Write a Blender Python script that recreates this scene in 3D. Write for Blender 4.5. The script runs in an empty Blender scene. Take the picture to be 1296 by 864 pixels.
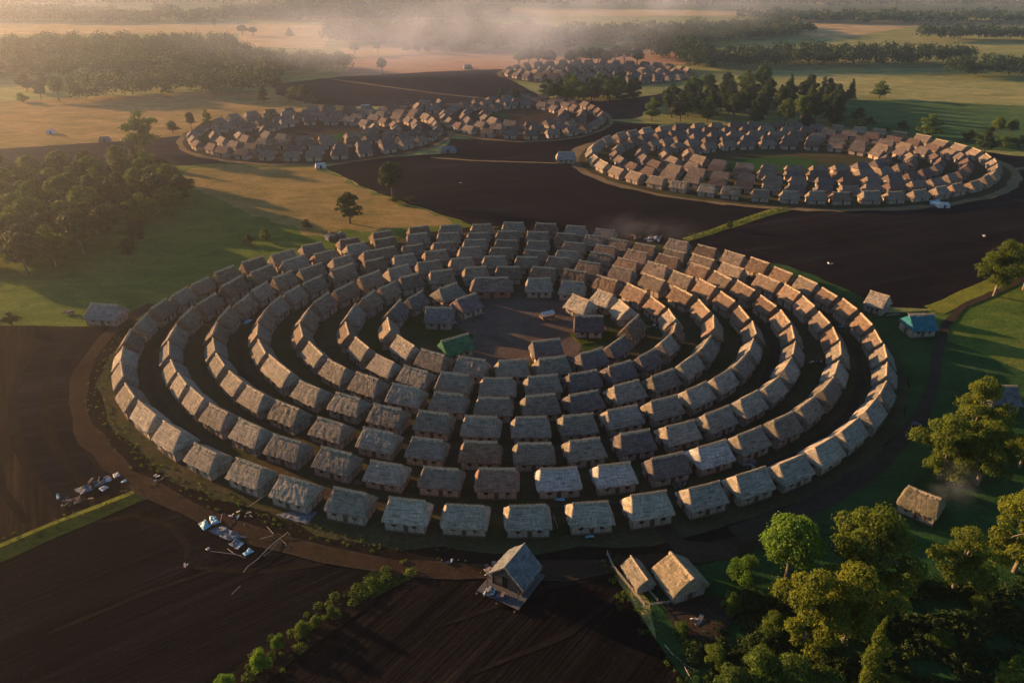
import bpy, math, random
import numpy as np
from mathutils import Vector, Matrix, noise as mnoise
from mathutils.geometry import tessellate_polygon

# ------------------------------------------------------------------ camera, world, sun, exposure
sc = bpy.context.scene
COL = sc.collection
H = 83.0                                   # drone height in metres
FPX = 950.0                                # focal length in photo pixels (1296 wide)
PITCH = math.atan((432 + 70) / FPX)
SP, CP = math.sin(PITCH), math.cos(PITCH)
cam = bpy.data.cameras.new('camera')
cam.sensor_width = 36
cam.lens = 36 * FPX / 1296
cam.clip_end = 12000
cam.clip_start = 0.5
camo = bpy.data.objects.new('camera', cam)
COL.objects.link(camo)
camo.location = (0, 0, H)
camo.rotation_euler = (math.pi / 2 - PITCH, 0, 0)
sc.camera = camo

SUN_EL = math.radians(10.2)
SUN_AZ = math.atan2(-0.88, 0.47)           # angle from +Y towards +X
sd = Vector((math.sin(SUN_AZ) * math.cos(SUN_EL), math.cos(SUN_AZ) * math.cos(SUN_EL), math.sin(SUN_EL)))
w = bpy.data.worlds.new('World')
sc.world = w
w.use_nodes = True
nt = w.node_tree
sky = nt.nodes.new('ShaderNodeTexSky')
sky.sky_type = 'NISHITA'
sky.sun_disc = False
sky.sun_elevation = SUN_EL
sky.sun_rotation = SUN_AZ
sky.altitude = 100
sky.air_density = 1.1
sky.dust_density = 0.6
sky.ozone_density = 3.5
bg = nt.nodes['Background']
bg.inputs['Strength'].default_value = 0.066
nt.links.new(sky.outputs[0], bg.inputs[0])
sl = bpy.data.lights.new('sun', 'SUN')
sl.energy = 5.0
sl.angle = math.radians(0.6)
sl.color = (1.0, 0.56, 0.25)
so = bpy.data.objects.new('sun', sl)
COL.objects.link(so)
so.rotation_euler = sd.to_track_quat('Z', 'Y').to_euler()
so.location = (-300, 200, 200)
vs = sc.view_settings
vs.view_transform = 'Standard'
vs.look = 'None'
vs.gamma = 1
vs.exposure = 1.78
vs.use_curve_mapping = False
sc.cycles.max_bounces = 5
sc.cycles.diffuse_bounces = 2
sc.cycles.transparent_max_bounces = 6
sc.cycles.volume_bounces = 1
HAZE = 0.00023

rnd = random.Random(7)


def G(px, py, z=0.0):
    """a ground point (or a point at height z) from a survey position in the photo's pixel grid"""
    u = (px - 648) / FPX
    v = (py - 432) / FPX
    t = (H - z) / (SP + v * CP)
    return Vector((u * t, t * (CP - v * SP), z))


# ------------------------------------------------------------------ material helpers
def mat(name, rough=0.9):
    m = bpy.data.materials.new(name)
    m.use_nodes = True
    b = m.node_tree.nodes['Principled BSDF']
    b.inputs['Roughness'].default_value = rough
    b.inputs['Specular IOR Level'].default_value = 0.15
    return m, m.node_tree, b


def N(nt, t, **kw):
    n = nt.nodes.new(t)
    for k, v in kw.items():
        if k in ('i',):
            for kk, vv in v.items():
                n.inputs[kk].default_value = vv
        else:
            setattr(n, k, v)
    return n


def L(nt, a, b):
    nt.links.new(a, b)


def ramp(nt, fac, stops):
    r = N(nt, 'ShaderNodeValToRGB')
    els = r.color_ramp.elements
    while len(els) > 1:
        els.remove(els[0])
    els[0].position = stops[0][0]
    els[0].color = (*stops[0][1], 1)
    for p, c in stops[1:]:
        e = els.new(p)
        e.color = (*c, 1)
    L(nt, fac, r.inputs[0])
    return r.outputs[0]


def noise(nt, vec, scale, detail=6, rough=0.6, dist=0.0):
    n = N(nt, 'ShaderNodeTexNoise', i={'Scale': scale, 'Detail': detail, 'Roughness': rough, 'Distortion': dist})
    L(nt, vec, n.inputs['Vector'])
    return n.outputs[0]


def mapping(nt, vec, scale=(1, 1, 1), rot=0.0, loc=(0, 0, 0)):
    m = N(nt, 'ShaderNodeMapping')
    m.inputs['Scale'].default_value = scale
    m.inputs['Rotation'].default_value = (0, 0, rot)
    m.inputs['Location'].default_value = loc
    L(nt, vec, m.inputs[0])
    return m.outputs[0]


def mix(nt, fac, a, b, blend='MIX'):
    m = N(nt, 'ShaderNodeMix', data_type='RGBA', blend_type=blend)
    if isinstance(fac, (int, float)):
        m.inputs[0].default_value = fac
    else:
        L(nt, fac, m.inputs[0])
    for k, s in ((6, a), (7, b)):
        if isinstance(s, tuple):
            m.inputs[k].default_value = (*s, 1)
        else:
            L(nt, s, m.inputs[k])
    return m.outputs[2]


def math_(nt, op, a, b=None):
    m = N(nt, 'ShaderNodeMath', operation=op)
    for k, s in ((0, a), (1, b)):
        if s is None:
            continue
        if isinstance(s, (int, float)):
            m.inputs[k].default_value = s
        else:
            L(nt, s, m.inputs[k])
    return m.outputs[0]


def bump(nt, b, h, strength, dist):
    n = N(nt, 'ShaderNodeBump', i={'Strength': strength, 'Distance': dist})
    L(nt, h, n.inputs['Height'])
    L(nt, n.outputs[0], b.inputs['Normal'])


def geo_pos(nt):
    return N(nt, 'ShaderNodeNewGeometry').outputs['Position']


def objcoord(nt):
    return N(nt, 'ShaderNodeTexCoord').outputs['Object']


# --- ground materials (world-space, in metres)
def grass_mat(name, c1, c2, c3, bumpd=0.25, big=0.02):
    m, nt, b = mat(name, 1.0)
    b.inputs['Specular IOR Level'].default_value = 0.0
    p = geo_pos(nt)
    n1 = noise(nt, p, big, 5, 0.6, 0.4)
    n2 = noise(nt, p, 0.35, 6, 0.7)
    n3 = noise(nt, p, 1.6, 6, 0.75)
    n4 = noise(nt, mapping(nt, p, (.05, .12, 1), rot=.5), 1.0, 6, 0.7, 0.8)
    a = ramp(nt, math_(nt, 'ADD', math_(nt, 'MULTIPLY', n1, .55), math_(nt, 'MULTIPLY', n4, .45)), [(0.38, c1), (0.5, c2), (0.62, c3)])
    a = mix(nt, 1.0, a, ramp(nt, n4, [(0.34, (.72, .76, .7)), (0.5, (1, 1, 1)), (0.66, (1.28, 1.24, 1.15))]), 'MULTIPLY')
    a = mix(nt, math_(nt, 'MULTIPLY', n2, 0.75), a, tuple(x * 0.45 for x in c2))
    s = ramp(nt, n3, [(0.3, (0.62, 0.62, 0.6)), (0.7, (1.35, 1.3, 1.2))])
    L(nt, mix(nt, 1.0, a, s, 'MULTIPLY'), b.inputs['Base Color'])
    bump(nt, b, math_(nt, 'ADD', math_(nt, 'MULTIPLY', n2, 1.5), n3), 0.7, bumpd)
    return m


def soil_mat(name, c1, c2, rot, per=1.1, wob=1.5, stripe=0.5, bumpd=0.12):
    """ploughed soil: furrows every `per` metres along one direction"""
    m, nt, b = mat(name, 0.95)
    b.inputs['Specular IOR Level'].default_value = 0.0
    p = geo_pos(nt)
    q = mapping(nt, p, rot=rot)
    st = mapping(nt, q, scale=(0.02, 0.55, 1))
    s1 = noise(nt, st, 1.0, 6, 0.7, 0.3)
    st2 = mapping(nt, q, scale=(0.03, 2.2, 1))
    s2 = noise(nt, st2, 1.0, 4, 0.6, 0.2)
    n1 = noise(nt, p, 0.03, 5, 0.6)
    n3 = noise(nt, p, 2.6, 8, 0.8)
    f = math_(nt, 'ADD', math_(nt, 'MULTIPLY', s1, 0.55), math_(nt, 'MULTIPLY', n1, 0.45))
    a = ramp(nt, f, [(0.38, c1), (0.62, c2)])
    sp = ramp(nt, n3, [(0.35, (0.6, 0.6, 0.6)), (0.55, (1, 1, 1)), (0.74, (1.9, 1.8, 1.65))])
    a = mix(nt, 1.0, a, sp, 'MULTIPLY')
    k = ramp(nt, s2, [(0.35, (0.65, 0.65, 0.65)), (0.68, (1.3, 1.27, 1.22))])
    a = mix(nt, stripe, a, mix(nt, 1.0, a, k, 'MULTIPLY'))
    tr = noise(nt, mapping(nt, q, scale=(0.008, 0.14, 1)), 1.0, 5, 0.7, 1.2)
    a = mix(nt, 1.0, a, ramp(nt, tr, [(0.4, (.7, .7, .72)), (0.56, (1, 1, 1)), (0.66, (1.7, 1.6, 1.5))]), 'MULTIPLY')
    L(nt, a, b.inputs['Base Color'])
    bump(nt, b, math_(nt, 'ADD', math_(nt, 'MULTIPLY', s2, 1.6), math_(nt, 'ADD', s1, n3)), 0.8, bumpd)
    return m


M = {}
M['meadow'] = grass_mat('meadow_grass', (.065, .12, .025), (.10, .14, .032), (.16, .16, .045))
M['slope'] = grass_mat('sunlit_grass', (.17, .15, .05), (.24, .18, .07), (.28, .2, .085), big=0.04)  # meadow grass with warm sunlight put into its colour
M['far_meadow'] = grass_mat('pasture_grass', (.15, .2, .065), (.26, .27, .10), (.38, .34, .15), big=0.006)
M['green_far'] = grass_mat('green_pasture', (.045, .10, .04), (.07, .13, .045), (.13, .17, .06), big=0.01)
M['green'] = grass_mat('dark_grass', (.016, .055, .022), (.026, .072, .026), (.05, .085, .028))
M['gold'] = grass_mat('golden_field', (.2, .17, .055), (.3, .21, .09), (.38, .25, .12), 0.15, 0.012)
M['straw'] = grass_mat('straw_field', (.32, .24, .11), (.45, .33, .17), (.5, .37, .2), 0.08, 0.008)
M['stubble'] = grass_mat('stubble_field', (.34, .2, .13), (.42, .26, .17), (.36, .25, .15), 0.08, 0.01)
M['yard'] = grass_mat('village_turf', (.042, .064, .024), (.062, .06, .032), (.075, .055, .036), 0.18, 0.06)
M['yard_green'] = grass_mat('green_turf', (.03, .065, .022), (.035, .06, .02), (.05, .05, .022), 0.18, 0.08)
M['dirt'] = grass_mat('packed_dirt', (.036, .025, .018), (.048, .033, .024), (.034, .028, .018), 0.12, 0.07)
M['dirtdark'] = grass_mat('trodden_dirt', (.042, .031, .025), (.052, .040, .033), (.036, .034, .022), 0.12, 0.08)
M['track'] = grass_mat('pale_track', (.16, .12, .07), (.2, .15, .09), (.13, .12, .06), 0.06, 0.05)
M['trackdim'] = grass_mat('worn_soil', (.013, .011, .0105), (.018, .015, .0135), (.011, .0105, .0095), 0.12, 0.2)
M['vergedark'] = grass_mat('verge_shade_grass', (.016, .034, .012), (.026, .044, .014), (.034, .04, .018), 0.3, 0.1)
M['plaza'] = grass_mat('plaza_dirt', (.085, .065, .055), (.12, .092, .08), (.075, .058, .048), 0.12, 0.05)
M['verge'] = grass_mat('verge_grass', (.2, .2, .03), (.17, .19, .035), (.13, .15, .035), 0.3, 0.1)
M['soilA'] = soil_mat('black_soil', (.0075, .0074, .0105), (.015, .0138, .0175), math.radians(-20))
M['soilB'] = soil_mat('ploughed_soil', (.0045, .0046, .0064), (.0115, .0108, .0125), math.radians(-35), stripe=0.9, bumpd=0.2)  # black soil, made darker and bluer for the shadow lying over it
M['soilC'] = soil_mat('far_soil', (.016, .0145, .02), (.027, .024, .03), math.radians(10), stripe=0.4)
M['soilD'] = soil_mat('brown_soil', (.015, .0115, .009), (.028, .021, .0155), math.radians(60), stripe=0.7)
M['soilE'] = soil_mat('brown_furrows', (.0052, .0052, .0066), (.0155, .0135, .013), math.radians(-52), stripe=1.0, bumpd=0.25)


# --- thatch: UV x = metres along the ridge, UV y = metres down the slope; the object's colour tints it
def thatch_mat(name, base=(1, 1, 1), tile=False):
    m, nt, b = mat(name, 0.92)
    uv = N(nt, 'ShaderNodeUVMap').outputs[0]
    oi = N(nt, 'ShaderNodeObjectInfo')
    off = N(nt, 'ShaderNodeCombineXYZ')
    L(nt, math_(nt, 'MULTIPLY', oi.outputs['Random'], 50), off.inputs[0])
    L(nt, math_(nt, 'MULTIPLY', oi.outputs['Random'], 31), off.inputs[1])
    va = N(nt, 'ShaderNodeVectorMath', operation='ADD')
    L(nt, uv, va.inputs[0])
    L(nt, off.outputs[0], va.inputs[1])
    p = va.outputs[0]
    straw = noise(nt, mapping(nt, p, (8, 0.6, 1)), 1.0, 6, 0.8)
    course = noise(nt, mapping(nt, p, (0.5, 3.2, 1)), 1.0, 4, 0.65, 0.5)
    blot = noise(nt, p, 0.55, 5, 0.6)
    col = mix(nt, 1.0, oi.outputs['Color'], base, 'MULTIPLY')
    k = ramp(nt, straw, [(0.3, (.32, .32, .32)), (0.5, (1, 1, 1)), (0.68, (1.9, 1.82, 1.7))])
    col = mix(nt, 1.0, col, k, 'MULTIPLY')
    k = ramp(nt, course, [(0.36, (.45, .45, .45)), (0.5, (1, 1, 1)), (0.66, (1.3, 1.3, 1.27))])
    col = mix(nt, 0.85, col, mix(nt, 1.0, col, k, 'MULTIPLY'))
    k = ramp(nt, blot, [(0.38, (.75, .8, .72)), (0.6, (1.1, 1.07, 1.03))])
    col = mix(nt, 1.0, col, k, 'MULTIPLY')
    L(nt, col, b.inputs['Base Color'])
    bump(nt, b, math_(nt, 'ADD', straw, math_(nt, 'MULTIPLY', course, 0.8)), 0.8, 0.11)
    return m


def simple_mat(name, c, rough=0.9, var=0.25, sc_=3.0, bumpd=0.02, objcol=False, spec=0.15, stretch=(1, 1, 1)):
    m, nt, b = mat(name, rough)
    b.inputs['Specular IOR Level'].default_value = spec
    p = mapping(nt, objcoord(nt), stretch)
    n = noise(nt, p, sc_, 6, 0.65)
    k = ramp(nt, n, [(0.3, (1 - var * 1.4,) * 3), (0.7, (1 + var,) * 3)])
    if objcol:
        a = N(nt, 'ShaderNodeObjectInfo').outputs['Color']
        a = mix(nt, 1.0, a, k, 'MULTIPLY')
    else:
        a = mix(nt, 1.0, c, k, 'MULTIPLY')
    L(nt, a, b.inputs['Base Color'])
    bump(nt, b, n, 0.6, bumpd)
    return m


M['thatch'] = thatch_mat('thatch')
M['ridge'] = simple_mat('ridge_straw', (.36, .29, .19), 0.9, 0.5, 5.0, 0.05)  # straw lightened so the ridge looks touched by the sun
M['wall'] = simple_mat('clay_wall', (.3, .245, .19), 0.95, 0.35, 1.6, 0.04, stretch=(1, 1, 0.6))
M['timber'] = simple_mat('weathered_timber', (.12, .085, .06), 0.85, 0.4, 4.0, 0.02, stretch=(3, 3, 0.6))
M['plank'] = simple_mat('grey_planks', (.085, .085, .085), 0.8, 0.4, 2.5, 0.03, stretch=(6, 0.6, 1))
M['dark'] = simple_mat('dark_opening', (.012, .011, .01), 1.0, 0.1)
M['door'] = simple_mat('door_boards', (.07, .045, .03), 0.85, 0.4, 4.0, 0.02, stretch=(8, 8, 0.5))
M['redwall'] = simple_mat('red_clay_wall', (.28, .11, .07), 0.95, 0.3, 1.5, 0.03)
M['bluetarp'] = simple_mat('blue_tarpaulin', (.17, .38, .48), 0.6, 0.3, 2.0, 0.1, spec=0.3)
M['greytarp'] = simple_mat('grey_tarpaulin', (.12, .135, .15), 0.8, 0.5, 2.5, 0.15, spec=0.1)
M['white'] = simple_mat('white_sheet', (.42, .4, .38), 0.7, 0.35, 2.0, 0.08, spec=0.2)
M['pole'] = simple_mat('pale_pole', (.26, .22, .18), 0.8, 0.25, 4.0, 0.01)
M['navy'] = simple_mat('navy_cloth', (.03, .04, .09), 0.8, 0.3, 3.0, 0.03)
M['bark'] = simple_mat('bark', (.12, .09, .065), 0.95, 0.4, 3.0, 0.05, stretch=(3, 3, 0.5))
M['birch'] = simple_mat('pale_bark', (.2, .16, .12), 0.9, 0.35, 3.0, 0.03)


def leaf_mat(name, c1, c2, trans=0.35):
    m, nt, b = mat(name, 0.75)
    p = objcoord(nt)
    oi = N(nt, 'ShaderNodeObjectInfo')
    n = noise(nt, p, 0.45, 3, 0.6)
    n2 = noise(nt, p, 3.5, 2, 0.6)
    f = math_(nt, 'ADD', math_(nt, 'MULTIPLY', n, 0.6), math_(nt, 'MULTIPLY', n2, 0.4))
    a = ramp(nt, f, [(0.38, c1), (0.62, c2)])
    k = ramp(nt, oi.outputs['Random'], [(0.0, (.7, .75, .75)), (0.5, (1, 1, 1)), (1.0, (1.25, 1.12, .95))])
    a = mix(nt, 1.0, a, k, 'MULTIPLY')
    L(nt, a, b.inputs['Base Color'])
    t = N(nt, 'ShaderNodeBsdfTranslucent')
    L(nt, mix(nt, 1.0, a, (1.5, 1.5, 0.6), 'MULTIPLY'), t.inputs[0])
    ms = N(nt, 'ShaderNodeMixShader')
    ms.inputs[0].default_value = trans
    L(nt, b.outputs[0], ms.inputs[1])
    L(nt, t.outputs[0], ms.inputs[2])
    out = [x for x in nt.nodes if x.type == 'OUTPUT_MATERIAL'][0]
    L(nt, ms.outputs[0], out.inputs[0])
    return m


M['leaf'] = leaf_mat('leaf_green', (.022, .05, .010), (.10, .15, .02), .3)
M['leaf_bright'] = leaf_mat('leaf_bright', (.05, .12, .015), (.12, .2, .028), .4)
M['leaf_olive'] = leaf_mat('leaf_olive', (.05, .08, .012), (.12, .15, .02), .45)
M['leaf_dark'] = leaf_mat('leaf_dark', (.011, .026, .009), (.032, .056, .015), .22)
M['leaf_far'] = leaf_mat('leaf_far', (.010, .025, .009), (.04, .07, .018), 0.15)


# ------------------------------------------------------------------ object helpers
def mesh_from(name, v, f, mats, midx=None, smooth=False, uv=None):
    me = bpy.data.meshes.new(name)
    me.from_pydata([tuple(x) for x in v], [], f)
    for m in mats:
        me.materials.append(m)
    if midx is not None:
        me.polygons.foreach_set('material_index', midx)
    if smooth:
        me.polygons.foreach_set('use_smooth', [True] * len(me.polygons))
    if uv is not None:
        ul = me.uv_layers.new(name='UVMap')
        li = np.zeros(len(me.loops), dtype=np.int32)
        me.loops.foreach_get('vertex_index', li)
        ul.data.foreach_set('uv', np.asarray(uv, dtype=np.float32)[li].ravel())
    me.update()
    return me


def quads_mesh(name, co, mats, midx=None):
    """co: (n,4,3) array of separate quads"""
    n = co.shape[0]
    me = bpy.data.meshes.new(name)
    me.vertices.add(n * 4)
    me.vertices.foreach_set('co', co.astype(np.float32).ravel())
    me.loops.add(n * 4)
    me.loops.foreach_set('vertex_index', np.arange(n * 4, dtype=np.int32))
    me.polygons.add(n)
    me.polygons.foreach_set('loop_start', np.arange(0, n * 4, 4, dtype=np.int32))
    me.polygons.foreach_set('loop_total', np.full(n, 4, dtype=np.int32))
    for m in mats:
        me.materials.append(m)
    if midx is not None:
        me.polygons.foreach_set('material_index', midx)
    me.update(calc_edges=True)
    return me


def link(name, me, parent=None, loc=(0, 0, 0), rz=0.0, color=None):
    o = bpy.data.objects.new(name, me)
    COL.objects.link(o)
    o.location = loc
    o.rotation_euler = (0, 0, rz)
    if parent is not None:
        o.parent = parent
    if color is not None:
        o.color = (*color, 1)
    return o


def tag(o, label=None, cat=None, group=None, kind=None):
    if label: o['label'] = label
    if cat: o['category'] = cat
    if group: o['group'] = group
    if kind: o['kind'] = kind
    return o


def thing(name, label, cat, loc=(0, 0, 0), rz=0.0, group=None):
    return tag(link(name, None, None, loc, rz), label, cat, group)


class MB:
    def __init__(s):
        s.v, s.f, s.m = [], [], []

    def add(s, v, f, mi=0):
        b = len(s.v)
        s.v += [Vector(x) for x in v]
        s.f += [tuple(b + i for i in q) for q in f]
        s.m += [mi] * len(f)

    def box(s, c, d, mi=0, rz=0.0, mtx=None):
        c = Vector(c)
        R = Matrix.Rotation(rz, 3, 'Z')
        vs_ = []
        for z in (-.5, .5):
            for x, y in ((-.5, -.5), (.5, -.5), (.5, .5), (-.5, .5)):
                p = Vector((x * d[0], y * d[1], z * d[2]))
                p = (mtx @ p) if mtx else (R @ p)
                vs_.append(c + p)
        s.add(vs_, [(3, 2, 1, 0), (4, 5, 6, 7), (0, 1, 5, 4), (1, 2, 6, 5), (2, 3, 7, 6), (3, 0, 4, 7)], mi)

    def tube(s, pts, rads, n=6, mi=0, cap=True):
        pts = [Vector(p) for p in pts]
        if isinstance(rads, (int, float)):
            rads = [rads] * len(pts)
        vs_, fs = [], []
        for i, p in enumerate(pts):
            d = (pts[min(i + 1, len(pts) - 1)] - pts[max(i - 1, 0)])
            d = d.normalized() if d.length > 1e-6 else Vector((0, 0, 1))
            a = d.orthogonal().normalized() if abs(d.z) < 0.95 else d.cross(Vector((1, 0, 0))).normalized()
            b = d.cross(a)
            for k in range(n):
                t = 2 * math.pi * k / n
                vs_.append(p + (a * math.cos(t) + b * math.sin(t)) * rads[i])
        for i in range(len(pts) - 1):
            for k in range(n):
                fs.append((i * n + k, i * n + (k + 1) % n, (i + 1) * n + (k + 1) % n, (i + 1) * n + k))
        if cap:
            fs.append(tuple(range(n))[::-1])
            fs.append(tuple((len(pts) - 1) * n + k for k in range(n)))
        s.add(vs_, fs, mi)

    def mesh(s, name, mats, smooth=False):
        return mesh_from(name, s.v, s.f, mats, s.m, smooth)

    def build(s, name, mats, parent=None, loc=(0, 0, 0), rz=0.0, smooth=False, color=None):
        return link(name, s.mesh(name, mats, smooth), parent, loc, rz, color)


# ------------------------------------------------------------------ ground sheets
LV = [-0.27]


def wobble(pts, step, amp, seed=0.0, closed=True):
    out = []
    n = len(pts)
    for i in range(n if closed else n - 1):
        a, b = pts[i], pts[(i + 1) % n]
        d = (b - a)
        k = max(1, min(60, int(d.length / step)))
        for j in range(k):
            p = a.lerp(b, j / k)
            q = Vector((p.x * 0.11 + seed, p.y * 0.11, seed))
            out.append(Vector((p.x + mnoise.noise(q) * amp * 1.6 + mnoise.noise(q * 5) * amp * .6,
                               p.y + mnoise.noise(q + Vector((9, 3, 5))) * amp * 1.6 + mnoise.noise(q * 5 + Vector((3, 7, 1))) * amp * .6, 0)))
    if not closed:
        out.append(pts[-1].copy())
    return out


def sheet_world(name, pts, m, amp=0.5, step=3.0, z=None):
    LV[0] += 0.004
    zz = LV[0] if z is None else z
    p = wobble([Vector((q[0], q[1], 0)) for q in pts], step, amp, LV[0] * 60 + 3)
    v = [Vector((q.x, q.y, zz)) for q in p]
    tris = tessellate_polygon([v])
    f = []
    for t in tris:
        a, b, c = (v[i] for i in t)
        f.append(tuple(t) if (b - a).cross(c - a).z > 0 else tuple(t[::-1]))
    o = link(name, mesh_from(name, v, f, [M[m]]))
    return tag(o, kind='structure')


def sheet(name, px, m, amp=0.5, step=3.0):
    return sheet_world(name, [G(*q) for q in px], m, amp, step)


def strip(name, px, width, m, amp=0.3):
    pts = [G(*q) if len(q) == 2 else Vector(q) for q in px]
    ws = width if isinstance(width, (list, tuple)) else [width] * len(pts)
    fine, fw = [], []
    for i in range(len(pts) - 1):
        k = max(1, int((pts[i + 1] - pts[i]).length / 4))
        for j in range(k):
            fine.append(pts[i].lerp(pts[i + 1], j / k))
            fw.append(ws[i] + (ws[i + 1] - ws[i]) * j / k)
    fine.append(pts[-1]); fw.append(ws[-1])
    LV[0] += 0.004
    v, f = [], []
    for i, p in enumerate(fine):
        d = fine[min(i + 1, len(fine) - 1)] - fine[max(i - 1, 0)]
        nrm = Vector((-d.y, d.x, 0)).normalized()
        q = Vector((p.x * .2, p.y * .2, LV[0]))
        a = mnoise.noise(q) * amp
        b = mnoise.noise(q + Vector((5, 5, 5))) * amp
        v.append(Vector((p.x, p.y, LV[0])) + nrm * (fw[i] / 2 + a))
        v.append(Vector((p.x, p.y, LV[0])) - nrm * (fw[i] / 2 + b))
        if i:
            f.append((2 * i - 1, 2 * i + 1, 2 * i, 2 * i - 2))
    o = link(name, mesh_from(name, v, f, [M[m]]))
    return tag(o, kind='structure')


g = link('ground', mesh_from('ground', [(-6000, -400, -.3), (6000, -400, -.3), (6000, 9000, -.3), (-6000, 9000, -.3)], [(0, 1, 2, 3)], [M['far_meadow']]))
tag(g, kind='structure')

# house survey: ridge midpoints, ring by ring, clockwise seen from above, starting left of the line behind the front cabin
RINGS = {
 'A': [(589,638),(515,634),(442,622),(373,607),(316,587),(260,566),(219,543),(187,518),(164,494),(155,469),(155,446),(162,426),(178,404),(201,386),(228,369),(253,355),(284,342),(320,330),(357,319),(394,308),(441,300),(483,292),(530,286),(570,283),(610,282),(650,281),(691,283),(729,285),(766,289),(859,304),(895,311),(930,320),(962,331),(992,342),(1023,355),(1051,369),(1075,386),(1097,405),(1111,425),(1120,447),(1123,468),(1118,492),(1103,514),(1076,538),(1043,560),(1002,581),(950,598),(891,614),(821,627),(747,635),(668,640)],
 'B': [(629,594),(558,591),(489,584),(425,571),(363,555),(317,538),(277,518),(250,499),(232,481),(220,462),(213,440),(218,419),(236,396),(261,378),(294,358),(331,341),(372,327),(410,317),(450,308),(486,301),(528,295),(567,293),(605,292),(642,292),(681,293),(717,295),(752,298),(784,302),(817,308),(855,315),(891,324),(928,336),(973,353),(1003,367),(1023,382),(1043,402),(1058,422),(1063,443),(1059,465),(1047,487),(1022,509),(990,529),(948,547),(900,563),(845,577),(778,588),(707,593)],
 'C': [(608,560),(540,555),(479,545),(418,531),(364,513),(324,494),(298,476),(279,455),(271,435),(271,416),(285,396),(306,378),(329,363),(358,349),(393,337),(432,325),(479,314),(522,308),(561,304),(601,302),(641,302),(681,303),(727,306),(767,311),(807,318),(846,326),(885,335),(915,348),(944,363),(973,380),(994,400),(1004,420),(1005,441),(996,461),(977,483),(947,502),(907,520),(860,535),(803,547),(740,556),(676,561)],
 'D': [(609,528),(549,523),(491,515),(440,501),(393,486),(354,463),(332,439),(327,418),(332,400),(348,382),(371,367),(396,353),(433,340),(473,328),(511,322),(551,316),(595,313),(634,313),(677,315),(718,317),(760,321),(795,328),(832,336),(865,347),(896,360),(921,375),(942,394),(955,415),(951,436),(938,455),(914,474),(881,490),(840,505),(788,516),(731,525),(672,529)],
 'E': [(625,503),(568,498),(514,490),(466,477),(427,461),(399,441),(382,420),(386,398),(407,378),(435,363),(467,348),(504,338),(542,330),(584,326),(626,325),(667,325),(707,327),(746,333),(788,340),(828,351),(865,368),(892,386),(903,410),(893,435),(871,455),(838,472),(793,485),(739,496),(684,502)],
 'F': [(630,478),(575,475),(526,465),(487,453),(458,435),(439,416),(446,393),(467,375),(490,361),(518,349),(558,343),(602,339),(643,337),(688,338),(728,343),(769,351),(806,365),(833,381),(850,398),(854,415),(843,430),(819,447),(784,460),(738,470),(687,477)],
 'G': [(597,455),(548,447),(513,432),(492,412),(500,387),(525,373)],
 'H': [(801,408),(780,430),(748,445),(699,454),(648,457)],
}
RZ = 4.6


def smooth_ring(pts, closed, k=0.35):
    n = len(pts)
    out = []
    for i, p in enumerate(pts):
        if closed or 0 < i < n - 1:
            a, b = pts[i - 1], pts[(i + 1) % n]
            m_ = (a + b) / 2
            # only pull along the normal of the chord
            d = (b - a).normalized()
            off = (m_ - p)
            off = off - d * off.dot(d)
            out.append(p + off * 0.0)
        else:
            out.append(p)
    return out


RW = {k: [G(x, y, RZ) for x, y in v] for k, v in RINGS.items()}
CEN = sum((p for p in RW['A']), Vector()) / len(RW['A'])
CEN.z = 0


def scaled(ring, off):
    out = []
    n = len(ring)
    for i, p in enumerate(ring):
        d = ring[(i + 1) % n] - ring[i - 1]
        nr = Vector((-d.y, d.x, 0)).normalized()
        if nr.dot(p - CEN) < 0:
            nr = -nr
        out.append(Vector((p.x, p.y, 0)) + nr * off)
    return out


# far fields and pastures
sheet('stubble_field', [(445, 74), (560, 66), (700, 60), (900, 62), (905, 78), (850, 82), (640, 87), (560, 91), (430, 98)], 'stubble', 2)
sheet('straw_field', [(-200, 30), (250, 27), (420, 33), (410, 62), (300, 58), (300, 42), (-200, 44)], 'straw', 3)
sheet('straw_field', [(430, 62), (520, 52), (700, 56), (560, 66), (445, 73)], 'straw', 2)
sheet('straw_field', [(1000, 22), (1300, 28), (1400, 36), (1150, 34), (1060, 50), (980, 40)], 'straw', 3)
sheet('straw_field', [(560, 8), (800, 12), (1100, 16), (900, 20), (600, 20)], 'straw', 3)
sheet('golden_field', [(-120, 134), (0, 128), (180, 120), (320, 116), (440, 134), (470, 150), (360, 148), (300, 153), (240, 178), (100, 184), (-120, 190)], 'gold', 1.5)
sheet('meadow', [(-200, 215), (0, 207), (60, 207), (200, 208), (290, 202), (410, 212), (470, 240), (575, 277), (700, 300), (700, 520), (-60, 520), (-250, 420)], 'meadow', 1.0)
sheet('sunlit_slope', [(240, 213), (300, 208), (405, 213), (470, 242), (575, 278), (560, 292), (500, 296), (440, 290), (410, 300), (370, 285), (300, 262), (255, 245), (225, 225)], 'slope', 3.0)  # meadow painted golden where the low sun strikes past the wood
sheet('meadow', [(1055, 125), (1180, 128), (1400, 140), (1500, 210), (1296, 192), (1200, 186), (1050, 165)], 'green_far', 1.5)
sheet('meadow', [(860, 118), (960, 92), (1100, 90), (1200, 96), (1500, 105), (1500, 122), (1180, 120), (1050, 124)], 'far_meadow', 1.5)
# the green on the village's east side and the wooded corner
sheet('meadow', [(1080, 360), (1130, 396), (1185, 392), (1245, 362), (1300, 338), (1500, 300), (1700, 500), (1700, 1200), (780, 1200), (840, 864), (820, 760), (770, 700), (900, 560), (1040, 360)], 'green', 0.8)  # grass green darkened to hold the shade of trees and village
sheet('meadow', [(1175, 392), (1245, 364), (1300, 338), (1500, 300), (1600, 480), (1300, 470), (1190, 425)], 'meadow', 0.8)

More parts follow.
